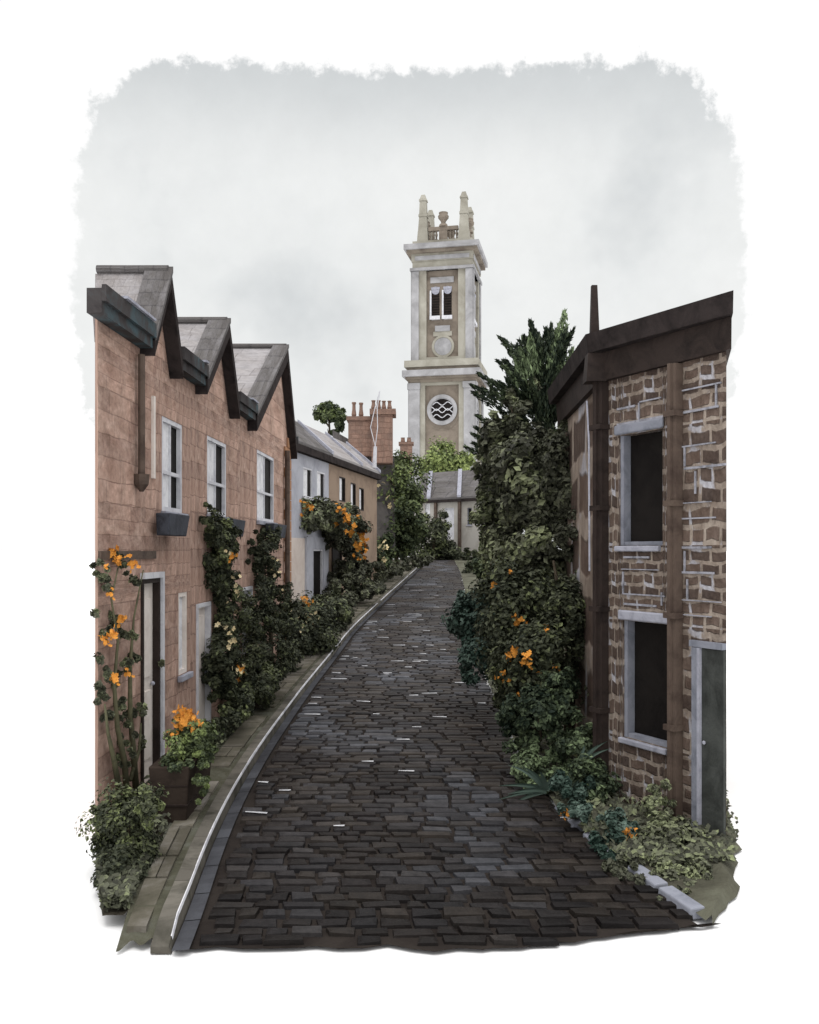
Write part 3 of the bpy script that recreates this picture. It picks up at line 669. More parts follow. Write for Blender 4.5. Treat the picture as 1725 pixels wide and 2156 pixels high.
for name,hw,z0,z1,mm in (('cornice',3.6,20.3,20.65,'tower_dark'),('cornice',4.15,20.9,21.55,'tower_grey'),('cornice',3.85,20.65,20.9,'tower_dark'),('cornice',3.7,21.55,21.9,'tower_dark'),('cornice',3.95,21.9,22.6,'tower'),('cornice',3.45,32.2,32.5,'tower_grey'),('cornice',3.75,34.0,34.35,'tower_dark'),('cornice',4.0,34.35,34.9,'tower_grey')):
    c=MB(); sq(c,hw,z0,z1); link(name,c,M[mm],T)
bn=MB()
for f in SD: f.box(bn,-2.9,2.9,3.3,3.36,33.3,33.75)
link('frieze_band',bn,M['tower_grey'],T)
for f in SD:
    for s_ in (-1,1):
        p=MB(); a0,a1=sorted((s_*2.35,s_*3.5)); f.box(p,a0,a1,HW+.004,HW+.16,1.9,20.1); f.box(p,a0-.1,a1+.05*s_*0+.05,HW+.004,HW+.24,19.6,20.25)
        link('pilaster',p,M['tower_grey'],T)
        p=MB(); a0,a1=sorted((s_*2.5,s_*3.25)); f.box(p,a0,a1,3.204,3.36,22.62,32.15); link('pilaster',p,M['tower_grey'],T)
# round window with tracery; blank disc above; louvres
def disc(f,mb,ca,cz,n,r0,r1,dep,seg=32):
    vs=[];fs=[]
    for i in range(seg):
        a=i*2*math.pi/seg; c,s_=math.cos(a),math.sin(a)
        for r_,nn in ((r0,n),(r1,n),(r1,n+dep),(r0,n+dep)): vs.append(f.p(ca+r_*c,nn,cz+r_*s_))
    for i in range(seg):
        j=(i+1)%seg
        for k in range(4): fs.append((i*4+k,j*4+k,j*4+(k+1)%4,i*4+(k+1)%4))
    mb.add(vs,fs)
def plate(f,mb,ca,cz,n,r,dep,seg=32):
    vs=[f.p(ca+r*math.cos(i*2*math.pi/seg),n+dep,cz+r*math.sin(i*2*math.pi/seg)) for i in range(seg)]
    vb2=[f.p(ca+r*math.cos(i*2*math.pi/seg),n,cz+r*math.sin(i*2*math.pi/seg)) for i in range(seg)]
    fs=[tuple(range(seg)),tuple(range(2*seg-1,seg-1,-1))]+[(i,(i+1)%seg,seg+(i+1)%seg,seg+i) for i in range(seg)]
    mb.add(vs+vb2,fs)
for fi in (0,1,3):
    f=SD[fi]; n0=HW-.35
    o=MB(); disc(f,o,0,17.4,n0+.003,1.28,1.62,.22); disc(f,o,0,17.4,n0+.003,1.18,1.28,.14); RW=link('round_window',o,M['tower_grey'],T)
    pl=MB(); plate(f,pl,0,17.4,n0+.004,1.2,.03); link('pane',pl,M['dark'],RW)
    tr=MB(); nn=n0+.09
    for z_,amp,ph in ((18.05,.17,0),(17.55,-.2,0),(17.3,.2,0),(16.75,.17,0)):
        hw_=math.sqrt(max(.05,1.2**2-(z_-17.4)**2)); tr.tube([f.p(-hw_+2*hw_*i/16,nn,z_+amp*math.cos(math.pi*2*(-hw_+2*hw_*i/16)/1.2*1.0)*-1) for i in range(17)],.05,5)
    link('tracery',tr,M['white'],RW)
    ap=MB(); disc(f,ap,0,17.0,n0+.002,1.63,2.35 if False else 1.78,.05); link('round_moulding',ap,M['tower_dark'],T)
    n1=2.9
    o=MB(); disc(f,o,0.05,24.15,n1+.003,.95,1.2,.12); link('round_moulding',o,M['tower'],T)
    o=MB(); plate(f,o,.05,24.15,n1+.003,.93,.1); link('round_panel',o,M['tower_grey'],T)
    bo=MB(); f.box(bo,-1.3,1.2,n1+.003,n1+.12,30.9,31.5); link('panel_block',bo,M['tower_grey'],T); bo=MB(); f.box(bo,-.8,.8,n1+.003,n1+.15,25.75,26.35); link('panel_block',bo,M['tower_grey'],T)
    bo=MB(); f.box(bo,-1.0,1.0,n1+.003,n1+.08,25.25,25.745); link('panel_block',bo,M['tower'],T)
    for ca in (-.75,.55):
        lw=MB(); f.box(lw,ca-.42,ca+.42,n1+.003,n1+.04,27.4,30.2); LW=link('louvre_window',lw,M['dark'],T)
        lf=MB(); f.box(lf,ca-.6,ca-.43,n1+.003,n1+.2,27.0,30.1); f.box(lf,ca-.6,ca+.5,n1+.003,n1+.3,27.0,27.38); link('frame',lf,M['white'],LW)
        cp=MB(); f.box(cp,ca-.45,ca+.45,n1+.003,n1+.15,30.2,30.45); plate(f,cp,ca,30.1,n1+.045,.42,.06,16); link('hood',cp,M['lead'],LW)
        sl=MB()
        for i in range(9): f.box(sl,ca-.41,ca+.41,n1+.045,n1+.07,27.6+i*.28,27.68+i*.28)
        link('louvre',sl,M['brownpaint'],LW)
# parapet
for f in SD:
    bl=MB(); f.box(bl,-1.6,1.6,2.2,2.6,36.6,37.0); f.box(bl,-1.6,1.6,2.2,2.6,35.41,35.6)
    f.box(bl,-.45,.45,2.22,2.58,35.6,36.6)
    BL=link('balustrade',bl,M['tower_brown'],T)
    for a in (-1.45,-1.1,-.75,.75,1.1,1.45):
        b2=MB(); p=f.p(a,2.4,35.6); b2.lathe(p,[(.14,0),(.14,.1),(.08,.25),(.15,.6),(.08,.85),(.13,1.0)],8); link('baluster',b2,M['tower_dark'],BL)
    orn=MB(); p=f.p(0,2.4,37.0); orn.lathe(p,[(.5,0),(.42,.25),(.22,.4),(.3,.6),(.55,.9),(.58,1.15),(.45,1.3),(.5,1.5),(.2,1.45)],10); link('urn',orn,M['tower_brown'],BL)
for sx in (-1,1):
    for sy in (-1,1):
        pn=MB(); c=TF.p(sx*2.2,sy*2.2,0)
        for hw,z0,z1,h2 in ((.6,35.4,36.6,.52),(.5,36.61,38.2,.4),(.46,38.21,38.45,.46),(.40,38.46,39.9,.34),(.42,39.91,40.1,.40),(.34,40.11,40.6,.2)):
            q=[c+TF.u*a*hw+TF.n*b2*hw+Vector((0,0,z0)) for a,b2 in ((-1,1),(1,1),(1,-1),(-1,-1))]+[c+TF.u*a*h2+TF.n*b2*h2+Vector((0,0,z1)) for a,b2 in ((-1,1),(1,1),(1,-1),(-1,-1))]
            pn.hexa(q)
        link('pinnacle',pn,M['tower'],T)

# ------------------------------------------------------------------ plants
def leaf(mb,p,nrm,size,asp=.55,droop=0):
    t=nrm.cross(Vector((rng.gauss(0,1),rng.gauss(0,1),rng.gauss(0,1)))).normalized(); b2=nrm.cross(t).normalized()
    l=size*(.7+.6*rng.random()); w_=l*asp*(.8+.4*rng.random())
    base=p-t*l*.5; tip=p+t*l*.5-nrm*l*.12
    mid=p+nrm*l*.06
    mb.add([base,mid-b2*w_*.5-t*l*.05,tip,mid+b2*w_*.5-t*l*.05],[(0,1,2,3)])
def blob(mb,c,rad,n,size,clump=None,asp=.6,fill=.45,dens=None,tlo=0,thi=1):
    """leaves in lumpy clumps through a volume"""
    c=Vector(c); rad=Vector(rad)
    rad=rad*1.16; n=int(n*1.5); size*=1.12
    nc=max(4,dens or n//55)
    cl=[]
    for i in range(nc):
        v=Vector((rng.gauss(0,1),rng.gauss(0,1),rng.gauss(0,1))).normalized()*(fill+(1-fill)*rng.random())
        cr=min(rad)*(.22+.3*rng.random())
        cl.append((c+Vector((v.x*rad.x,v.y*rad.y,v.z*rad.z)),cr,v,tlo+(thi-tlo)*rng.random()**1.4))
    for i in range(n):
        cc,cr,v,tn=cl[rng.randrange(nc)]
        q=Vector((rng.gauss(0,1),rng.gauss(0,1),rng.gauss(0,1))).normalized()
        p=cc+q*cr*(rng.random()**.4)
        nr=(q*.7+v*.5+Vector((0,0,.5))+Vector((rng.gauss(0,.4),rng.gauss(0,.4),rng.gauss(0,.4)))).normalized()
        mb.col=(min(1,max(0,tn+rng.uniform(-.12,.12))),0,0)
        leaf(mb,p,nr,size,asp)
def flower_mesh(nb,spread,rp,name,mm):
    mb=MB()
    for i in range(nb):
        c=Vector((rng.gauss(0,spread),rng.gauss(0,spread),rng.gauss(0,spread))) if nb>1 else Vector((0,0,0))
        nr=Vector((rng.gauss(0,.4),-1+rng.gauss(0,.3),.5+rng.gauss(0,.4))).normalized()
        t=nr.cross(Vector((0,0,1))).normalized(); b2=nr.cross(t)
        for k in range(6):
            a=k*math.pi/3+rng.random()*.4; d1=t*math.cos(a)+b2*math.sin(a); d2=t*math.cos(a+.5)+b2*math.sin(a+.5); d0=t*math.cos(a-.5)+b2*math.sin(a-.5)
            r_=rp*(.8+.4*rng.random())
            mb.add([c,c+d0*r_*.7+nr*rp*.25,c+d1*r_+nr*rp*.2,c+d2*r_*.7+nr*rp*.25],[(0,1,2,3)])
    me=bpy.data.meshes.new(name); me.from_pydata([tuple(v) for v in mb.v],[],mb.f); me.materials.append(mm); return me
FM={'o':[flower_mesh(n,.028 if n>1 else 0,.032,'orange_flower',M['petal_o']) for n in (3,5,8)],
    'c':[flower_mesh(n,.022 if n>1 else 0,.028,'cream_flower',M['petal_c']) for n in (1,2,4)]}
def flowers(parent,kind,pts,d,jit=.15,size=1.0):
    if kind=='c' and size==1.0: size=1.7
    """pts: survey points (px,py,diameter px); each a flower head of its own"""
    off=parent_world(parent); fo=[c for c in parent.children if c.name.startswith(('foliage','crown'))][0].data
    tree_=BVHTree.FromPolygons([v.co+off for v in fo.vertices],[tuple(q.vertices) for q in fo.polygons])
    eye=Vector((0,0,EYE))
    for x,y,s in pts:
        p=at(x,y,d); hit=None                       # each head sits on the outside of its plant's leaves
        for jx_ in (0,6,-6,12,-12,20,-20):
            for jy_ in (0,8,-8):
                ray=(at(x+jx_,y+jy_,d)-eye).normalized(); h_=tree_.ray_cast(eye,ray)
                if h_[0] is not None: hit=h_[0]-ray*.06; break
            if hit is not None: break
        if hit is None:
            h_=tree_.find_nearest(p); hit=h_[0]+Vector((0,-.04,0))
        p=hit; me=rng.choice(FM[kind][1:] if s>16 else FM[kind][:2])
        o=bpy.data.objects.new('flower',me); COL.objects.link(o); o.parent=parent; o.location=p-off
        ref={3:.10,5:.12,8:.14,1:.056,2:.085,4:.105}
        o.rotation_euler=(rng.uniform(-.4,.4),rng.uniform(-3,3),rng.uniform(-.4,.4)); k=s/F*p.y/.12*size*.92; o.scale=(k,k*.8,k)
def scatter(cx,cy,rx,ry,n,s0,s1):
    out=[]
    for i in range(n):
        out.append((cx+rng.gauss(0,rx),cy+rng.gauss(0,ry),rng.uniform(s0,s1)))
    return out
def plant(name,label,cat,blobs,m,loc=None,stems=(),stemm='bark',group=None,trunk='stem'):
    c=Vector(blobs[0][0]) if loc is None else Vector(loc)
    T=thing(name,(c.x,c.y,zg(c.y)),label,cat,group)
    mb=MB()
    for b_ in blobs: blob(mb,*b_[:4],**(b_[4] if len(b_)>4 else {}))
    link('foliage',mb,M[m],T)
    for st in stems:
        s_=MB(); s_.tube(st[0],st[1],7); link(trunk,s_,M[stemm],T,smooth_=True)
    return T
def G(px,py,d): return at(px,py,d)
def rp(dpx,d): return dpx/F*d

# 1 vine on the near house end
vd=8.05
def wv(px,py): 
    dd=min(max(5700/(930-px),7.9),9.5) if px>205 else 7.9
    p=at(px,py,dd); p.x+=.07; p.y-=.06; return p
bl=[]
for px,py,r_,n in ((195,1205,20,40),(218,1225,16,30),(240,1170,12,20),(268,1220,15,24),(248,1195,14,20),(235,1310,24,70),(255,1330,28,90),(215,1330,12,30),(215,1420,18,60),(250,1400,20,60),(270,1380,12,30),(240,1470,30,110),(265,1500,22,80),(205,1460,22,60),(218,1500,16,40),(195,1385,10,10),(190,1290,8,8),(252,1540,28,100),(285,1560,12,20),(250,1590,20,60),(330,1395,8,12),(288,1490,14,25)):
    p=wv(px,py); bl.append((p,(rp(r_,vd),.05,rp(r_*1.1,vd)),n*3,.055,dict(dens=6,fill=.2,tlo=.15,thi=.75)))
sts=[([wv(255,1668),wv(250,1600),wv(235,1530),wv(228,1440),wv(236,1350),wv(222,1260),wv(240,1180)],[.03,.028,.024,.018,.012,.009,.006]),
     ([wv(275,1668),wv(270,1590),wv(262,1500),wv(262,1400),wv(270,1300),wv(290,1200)],[.034,.03,.024,.018,.01,.006]),
     ([wv(240,1665),wv(228,1600),wv(215,1540),wv(208,1480)],[.03,.024,.016,.008]),
     ([wv(262,1640),wv(282,1575),wv(285,1520)],[.022,.016,.008])]
T=plant('climbing_vine','sparse climbing vine with orange flowers on the near end of the terrace','climber',bl,'leaf_olive',loc=wv(255,1660),stems=sts,stemm='stemgreen')
flowers(T,'o',[(228,1145,26),(240,1160,26),(248,1178,26),(236,1190,20),(292,1175,28),(298,1190,20),(222,1185,16),(268,1265,20),(276,1280,24),(285,1290,16),(318,1325,22),(316,1340,20),(230,1352,24),(242,1362,22),(300,1410,24),(310,1418,18),(280,1425,20),(284,1440,20),(292,1450,16)],8.0,jit=.1)
# 2 shrub at the near end of the pavement
T=plant('shrub','rounded dark shrub with light green leaves at the near bottom of the terrace','shrub',
 [(G(265,1755,7.0),(rp(62,7),.3,rp(85,7)),5200,.035,dict(dens=80,fill=.3,tlo=0,thi=.7)),(G(310,1700,6.8),(rp(24,7),.15,rp(48,7)),1100,.035,dict(dens=22,fill=.4,tlo=.1,thi=1)),(G(258,1850,6.7),(rp(44,7),.2,rp(58,7)),3000,.035,dict(dens=44,fill=.2,tlo=0,thi=.3)),(G(215,1730,7.2),(rp(22,7),.15,rp(36,7)),900,.035,dict(dens=16,fill=.3,tlo=.3,thi=.7))],'leaf_dark',
 stems=[([G(265,1880,6.9),G(262,1800,6.95),G(275,1720,7)],[.03,.02,.01])])
# 3 wooden planter with marigolds
pl=MB(); c0=at(385,1700,8.35)
def P3(x,y,z): return Vector((c0.x+x,c0.y+y,zg(c0.y)+.06+z))
pl.hexa([P3(-.15,-.42,0),P3(.13,-.42,0),P3(.13,.45,0),P3(-.15,.45,0),P3(-.19,-.46,.52),P3(.17,-.46,.52),P3(.17,.5,.52),P3(-.19,.5,.52)])
PL=link('wooden_planter',pl,M['wood'],None,bevel=.012); tag(PL,'dark wet wooden planter box on the pavement beside the near pale door','planter')
bd=MB()
for z in (.17,.34): bd.hexa([P3(-.168,-.45,z),P3(.148,-.45,z),P3(.148,.475,z),P3(-.168,.475,z),P3(-.17,-.455,z+.015),P3(.152,-.455,z+.015),P3(.152,.48,z+.015),P3(-.17,.48,z+.015)])
link('band',bd,M['brownpaint'],PL)
T=plant('flowering_plant','bushy bright green plant topped with orange flowers growing in the wooden planter','plant',
 [(G(402,1555,8.4),(rp(44,8.4),.32,rp(40,8.4)),2600,.035,dict(dens=46,fill=.4,tlo=.1,thi=1)),(G(430,1570,8.1),(rp(16,8.4),.12,rp(50,8.4)),700,.032,dict(dens=14,fill=.3,tlo=.3,thi=1)),(G(400,1600,8.2),(rp(36,8.4),.25,rp(24,8.4)),1400,.035,dict(dens=20,tlo=0,thi=.35)),(G(425,1640,7.95),(rp(14,8.4),.1,rp(50,8.4)),700,.032,dict(dens=12,tlo=.2,thi=.9)),(G(365,1610,7.95),(rp(26,8.4),.1,rp(26,8.4)),700,.032,dict(dens=12,tlo=0,thi=.5))],'leaf_mid',stems=[([P3(0,0,.45),P3(0,0,.6),G(402,1550,8.4)],[.02,.016,.01])])
flowers(T,'o',scatter(392,1512,20,13,20,16,24)+[(415,1505,20),(360,1540,18),(375,1530,20)],8.15,jit=.15)
# 4 climbers on the terrace
def wl(d,n): return Vector((xw(d)+n,d,0))
def wb(px,py,n,r_,ry,rz,cnt,**k):
    # a clump against the wall: the wall distance found from the survey column
    d_=(3.0-n)/(.036-(px-CX)/F); p=at(px,py,d_); return (p,(rp(r_,d_),ry,rp(rz,d_)),cnt,.05,k)
T=plant('climbing_shrub','tall dark leafy climber with cream flowers, covering the wall beside the second terrace door','climber',
 [wb(460,1160,.12,32,.35,75,3600,dens=64,tlo=0,thi=.7),wb(482,1280,.14,34,.35,70,3800,dens=64,tlo=0,thi=.5),wb(485,1130,.12,20,.25,30,900,dens=20,tlo=0,thi=.4),wb(436,1090,.1,12,.15,40,500,dens=12,tlo=.2,thi=.7),
  wb(465,1400,.16,34,.3,70,3200,dens=50,tlo=0,thi=.35),wb(500,1440,.2,30,.3,50,1600,dens=26,tlo=.1,thi=.8)],'leaf_dark',
 stems=[([wl(12.3,.1)+Vector((0,0,.1)),wl(12.2,.12)+Vector((0,0,1.2)),wl(12,.1)+Vector((0,0,2.6))],[.04,.03,.012])])
flowers(T,'c',[(490,1215,16),(496,1225,16),(505,1222,14),(510,1228,16),(495,1255,14),(500,1268,18),(478,1168,12),(468,1318,20),(480,1312,20),(485,1322,18),(487,1355,18),(494,1402,14),(505,1395,14),(500,1412,12),(512,1412,14),(516,1425,12),(478,1268,10)],11.6,jit=.2)
flowers(T,'o',[(490,1170,20),(498,1402,18),(506,1410,16),(503,1425,12)],11.5,jit=.2)
T=plant('climbing_shrub','dark leafy climber below the farthest window box of the terrace','climber',
 [wb(560,1190,.15,28,.6,60,3000,dens=50,tlo=0,thi=.45),wb(545,1290,.2,32,.6,60,2600,dens=40,tlo=0,thi=.5),wb(590,1280,.2,26,.7,60,2600,dens=36,tlo=0,thi=.4),wb(570,1130,.1,24,.4,26,900,dens=18,tlo=0,thi=.35),wb(535,1160,.1,14,.3,40,800,dens=14,tlo=0,thi=.3),
 wb(560,1380,.3,46,.7,44,3000,dens=44,tlo=0,thi=.5)],'leaf_dark',
 stems=[([wl(15.3,.1)+Vector((0,0,.1)),wl(15.2,.12)+Vector((0,0,1.2)),wl(15,.1)+Vector((0,0,2.6))],[.05,.04,.015])])
flowers(T,'c',[(575,1175,14),(585,1180,14),(582,1192,14),(588,1205,16),(578,1212,14),(588,1240,10),(585,1165,10)],15,jit=.3)
T=plant('bush','low spreading dark bush with small cream flowers in the bed past the last terraced house','bush',
 [(G(640,1325,19.5),(rp(56,20),1.2,rp(52,20)),5200,.08,dict(dens=70,tlo=0,thi=.45)),(G(600,1350,17),(rp(40,18),.7,rp(60,18)),2600,.07,dict(dens=40,tlo=0,thi=.35)),(G(700,1290,24),(rp(34,24),1.2,rp(36,24)),1800,.09,dict(dens=30,tlo=0,thi=.6))],'leaf_dark',stems=[([G(640,1400,19.5),G(640,1320,19.5)],[.05,.02])])
flowers(T,'c',[(596,1268,8),(604,1272,8),(610,1262,8),(600,1288,12),(612,1285,10),(628,1300,8),(640,1315,8),(650,1292,14),(658,1300,14),(664,1290,14),(670,1302,10),(645,1310,8),(654,1318,10),(668,1275,12),(632,1330,10),(636,1252,16),(650,1268,14)],18.6,jit=.3)
flowers(T,'o',[(636,1262,20),(642,1274,22),(650,1270,18),(640,1252,16)],18.3,jit=.2)
T=plant('bush','low green bush against the terrace foot between the second and third doors','bush',
 [(G(545,1440,13.2),(rp(40,13),.7,rp(36,13)),2600,.055,dict(dens=40,tlo=0,thi=.75)),(G(495,1490,11.6),(rp(28,12),.5,rp(30,12)),1500,.05,dict(dens=26,tlo=0,thi=.6)),(G(450,1540,10.3),(rp(18,11),.4,rp(26,11)),900,.045,dict(dens=16,tlo=0,thi=.3))],'leaf_dark',stems=[([G(540,1490,13.2),G(545,1440,13.2)],[.04,.02])])
# 5 climber over the pale cottage
T=plant('flowering_climber','mass of grey green climber with bright orange flowers over the pale cottage door','climber',
 [(G(650,1090,28.6),(rp(36,29),.6,rp(38,29)),2000,.13,dict(dens=36,tlo=.1,thi=.8)),(G(700,1090,30),(rp(38,30),.6,rp(32,30)),2200,.13,dict(dens=36,tlo=.1,thi=.9)),(G(740,1120,31.5),(rp(28,31),.6,rp(48,31)),2200,.13,dict(dens=34,tlo=0,thi=.7)),(G(705,1130,30.5),(rp(30,30),.5,rp(26,30)),1200,.13,dict(dens=18,tlo=0,thi=.3)),(G(745,1195,31.5),(rp(32,31),.7,rp(34,31)),1800,.13,dict(dens=26,tlo=0,thi=.5))],'leaf_olive',stems=[([G(735,1240,31.5),G(735,1150,31.5),G(700,1090,30.5)],[.09,.07,.03])])
flowers(T,'o',[(628,1055,18),(622,1068,20),(636,1072,20),(648,1068,18),(632,1085,14),(655,1072,14),(712,1070,18),(722,1078,18),(732,1085,20),(742,1092,20),(735,1100,18),(722,1096,14),(708,1102,18),(752,1090,14),(745,1105,16),(742,1120,20),(755,1128,24),(765,1122,18),(748,1140,18),(762,1142,26),(755,1155,24),(740,1130,16),(768,1135,18),(760,1165,18),(770,1150,14),(768,1168,12),(742,1170,14),(757,1180,14),(766,1160,16),(728,1118,12)],28.6,jit=.3)
T=plant('flowering_bush','tall rounded bush with big cream flowers in the middle distance left of the road end','bush',
 [(G(838,1030,43),(rp(48,43),1.1,rp(62,43)),4200,.17,dict(dens=64,tlo=.2,thi=.9)),(G(830,1120,43),(rp(48,43),1.1,rp(54,43)),3400,.17,dict(dens=50,tlo=0,thi=.5)),(G(868,1085,42),(rp(28,43),.8,rp(55,43)),1800,.17,dict(dens=26,tlo=0,thi=.5)),(G(800,1165,41),(rp(45,43),.8,rp(28,43)),1600,.17,dict(dens=24,tlo=0,thi=.5))],'leaf_mid',stems=[([G(835,1205,43),G(835,1120,43),G(838,1040,43)],[.12,.1,.05])])
flowers(T,'c',[(786,1010,14),(792,1025,14),(788,1040,16),(800,1045,16),(795,1055,14),(776,1028,12),(806,1024,10),(822,1008,10),(829,1022,12),(825,1050,16),(834,1054,16),(800,1075,14),(798,1090,16),(806,1092,12),(822,1068,6),(795,1130,16),(800,1142,16),(810,1140,12),(798,1150,14),(810,1165,14),(808,1155,12)],41.5,jit=.3,size=2.3)
T=plant('bush','dark bush at the very end of the road, hiding the foot of the stone cottage','bush',
 [(G(905,1135,61.5),(rp(42,61),1.2,rp(46,61)),3000,.2,dict(dens=44,tlo=0,thi=.7)),(G(940,1160,62),(rp(30,61),1,rp(26,61)),1800,.2,dict(dens=24,tlo=0,thi=.3)),(G(925,1100,62),(rp(20,61),.7,rp(30,61)),700,.2,dict(dens=12,tlo=.1,thi=.7)),(G(985,1172,60.5),(rp(26,61),1,rp(13,61)),700,.2,dict(dens=12,tlo=.1,thi=.6)),(G(1000,1200,48),(rp(20,48),1.5,rp(26,48)),1100,.16,dict(dens=18,tlo=.1,thi=.8)),(G(890,1186,56),(rp(18,56),1,rp(10,56)),500,.18,dict(dens=10,tlo=0,thi=.4))],'leaf_dark',stems=[([G(915,1185,61.5),G(912,1120,61.5)],[.15,.08])])
T=plant('hedge','low green hedge following the pavement between the flowering climber and the road end','hedge',
 [(G(735,1225,31),(rp(42,31),1.5,rp(22,31)),1800,.14,dict(dens=30,tlo=0,thi=.6)),(G(790,1205,38),(rp(50,38),2,rp(20,38)),1800,.16,dict(dens=30,tlo=0,thi=.5)),(G(860,1185,50),(rp(46,50),2.5,rp(16,50)),1400,.18,dict(dens=24,tlo=0,thi=.4))],'leaf_olive',stems=[([G(735,1250,31),G(735,1225,31)],[.08,.05])])
T=plant('bush','wide low patch of dark bush on the bank beside the pavement bend','bush',
 [(G(690,1275,25),(rp(50,25),1.4,rp(28,25)),1900,.1,dict(dens=34,tlo=0,thi=.5)),(G(770,1240,31),(rp(40,31),1.6,rp(20,31)),1500,.12,dict(dens=26,tlo=0,thi=.5))],'leaf_olive',stems=[([G(690,1300,25),G(690,1275,25)],[.06,.04])])
# trees
def tree(label,blobs,m,base,top,r0,group='background trees'):
    T=plant('tree',label,'tree',blobs,m,loc=(base.x,base.y,0),stems=(),group=None)
    for ch_ in T.children: ch_.name='crown'
    s_=MB(); mid=base.lerp(top,.6)+Vector((.15,0,0)); s_.tube([base,base.lerp(top,.3),mid,top],[r0,r0*.8,r0*.55,r0*.3],8)
    for k in range(5):
        a=rng.random()*6.28; st=base.lerp(top,.55+.09*k); e=st+Vector((math.cos(a)*r0*7,math.sin(a)*r0*7,r0*5)); s_.tube([st,st.lerp(e,.5)+Vector((0,0,r0)),e],[r0*.35,r0*.22,r0*.08],6)
    link('trunk',s_,M['bark'],T,smooth_=True); return T
tree('bright yellow green tree standing in front of the tower foot',[(G(935,975,76),(rp(44,76),1.6,rp(40,76)),3000,.27,dict(dens=46,tlo=.3,thi=1)),(G(975,985,76),(rp(26,76),1.3,rp(28,76)),1300,.27,dict(dens=20,tlo=.3,thi=1)),(G(905,985,76),(rp(22,76),1.2,rp(26,76)),1000,.27,dict(dens=16,tlo=.3,thi=1)),(G(955,1015,76),(rp(46,76),1.5,rp(24,76)),2400,.27,dict(dens=32,tlo=0,thi=.4))],'leaf_light',Vector((3.3,76,1.9)),G(945,975,76),.25)
tree('small round green tree rising behind the pale cottage roof',[(G(690,870,60),(rp(30,60),1.0,rp(20,60)),1700,.2,dict(dens=28,tlo=.1,thi=.8)),(G(712,885,60),(rp(16,60),.7,rp(16,60)),700,.2,dict(dens=12,tlo=0,thi=.5)),(G(703,900,60),(rp(18,60),.6,rp(16,60)),500,.2,dict(dens=8,tlo=0,thi=.4)),(G(675,872,60),(rp(14,60),.6,rp(18,60)),500,.2,dict(dens=8,tlo=0,thi=.6))],'leaf_mid',Vector((-5.3,60,1.87)),G(692,870,60),.18)
# right: conifer with upswept sprays
def spray(mb,p,dirv,ln,n,size,tn):
    dirv=dirv.normalized()
    for i in range(n):
        f=rng.random(); rad=ln*.26*(1-f*.8); q=p+dirv*ln*f+Vector((rng.gauss(0,1),rng.gauss(0,1),rng.gauss(0,1))).normalized()*rad*rng.random()**.5
        t=(dirv+Vector((rng.gauss(0,.35),rng.gauss(0,.35),rng.gauss(0,.35)))).normalized(); nr=t.orthogonal().normalized(); b2=t.cross(nr)
        a=rng.random()*6.28; b3=nr*math.cos(a)+b2*math.sin(a); l=size*(.7+.6*rng.random()); mb.col=(max(0,min(1,tn+rng.uniform(-.1,.1))),0,0)
        mb.add([q-t*l*.5,q+b3*l*.14,q+t*l*.5,q-b3*l*.14],[(0,1,2,3)])
cd=13.2
T=thing('conifer',(2.2,cd,zg(cd)),'dark upright conifer with pale green tips rising beside the stone house','tree')
cr=MB()
tips=[(1188,655,.9),(1150,690,.15),(1116,705,.75),(1170,700,.8),(1095,735,.7),(1205,735,.6),(1135,725,.3),(1155,735,.1),(1085,755,.8),(1185,755,.5),(1120,765,.2),(1165,770,.05),(1200,790,.3),(1100,800,.2),(1140,800,.05),(1180,815,.1),(1090,840,.3),(1125,850,.1),(1160,850,.0),(1205,850,.1),(1065,830,.3),(1110,890,.3),(1150,900,.05),(1190,900,.1),(1060,880,.35),(1080,920,.3),(1130,940,.2),(1180,950,.05),(1040,870,.3),(1215,880,.1)]
core=[Vector((2.1,cd,zg(cd))),at(1150,1100,cd),at(1150,900,cd),at(1150,760,cd)]
for x,y,tn in tips:
    tip=at(x,y,cd+rng.uniform(-.35,.25)); up=Vector(((x-1150)*.0022,rng.uniform(-.25,.15),.55+(.5 if x>1175 and y<720 else 0)*.6)); ln=(.55 if y<720 else .42)*(1.25 if x==1188 else 1)
    spray(cr,tip-up.normalized()*ln,up,ln,330,.095,tn)
for i in range(170):
    y=rng.uniform(730,1100); x=1146+rng.gauss(0,22+min(30,(y-730)*.2)); p=at(x,y,cd+rng.uniform(-.3,.4)); spray(cr,p,Vector(((x-1150)*.01,rng.uniform(-.6,.4),.6)),.4,150,.09,rng.random()**2*.55)
link('crown',cr,M['leaf_conifer'],T)
tk=MB(); tk.tube(core,[.09,.07,.045,.015],8); link('trunk',tk,M['bark'],T,smooth_=True)
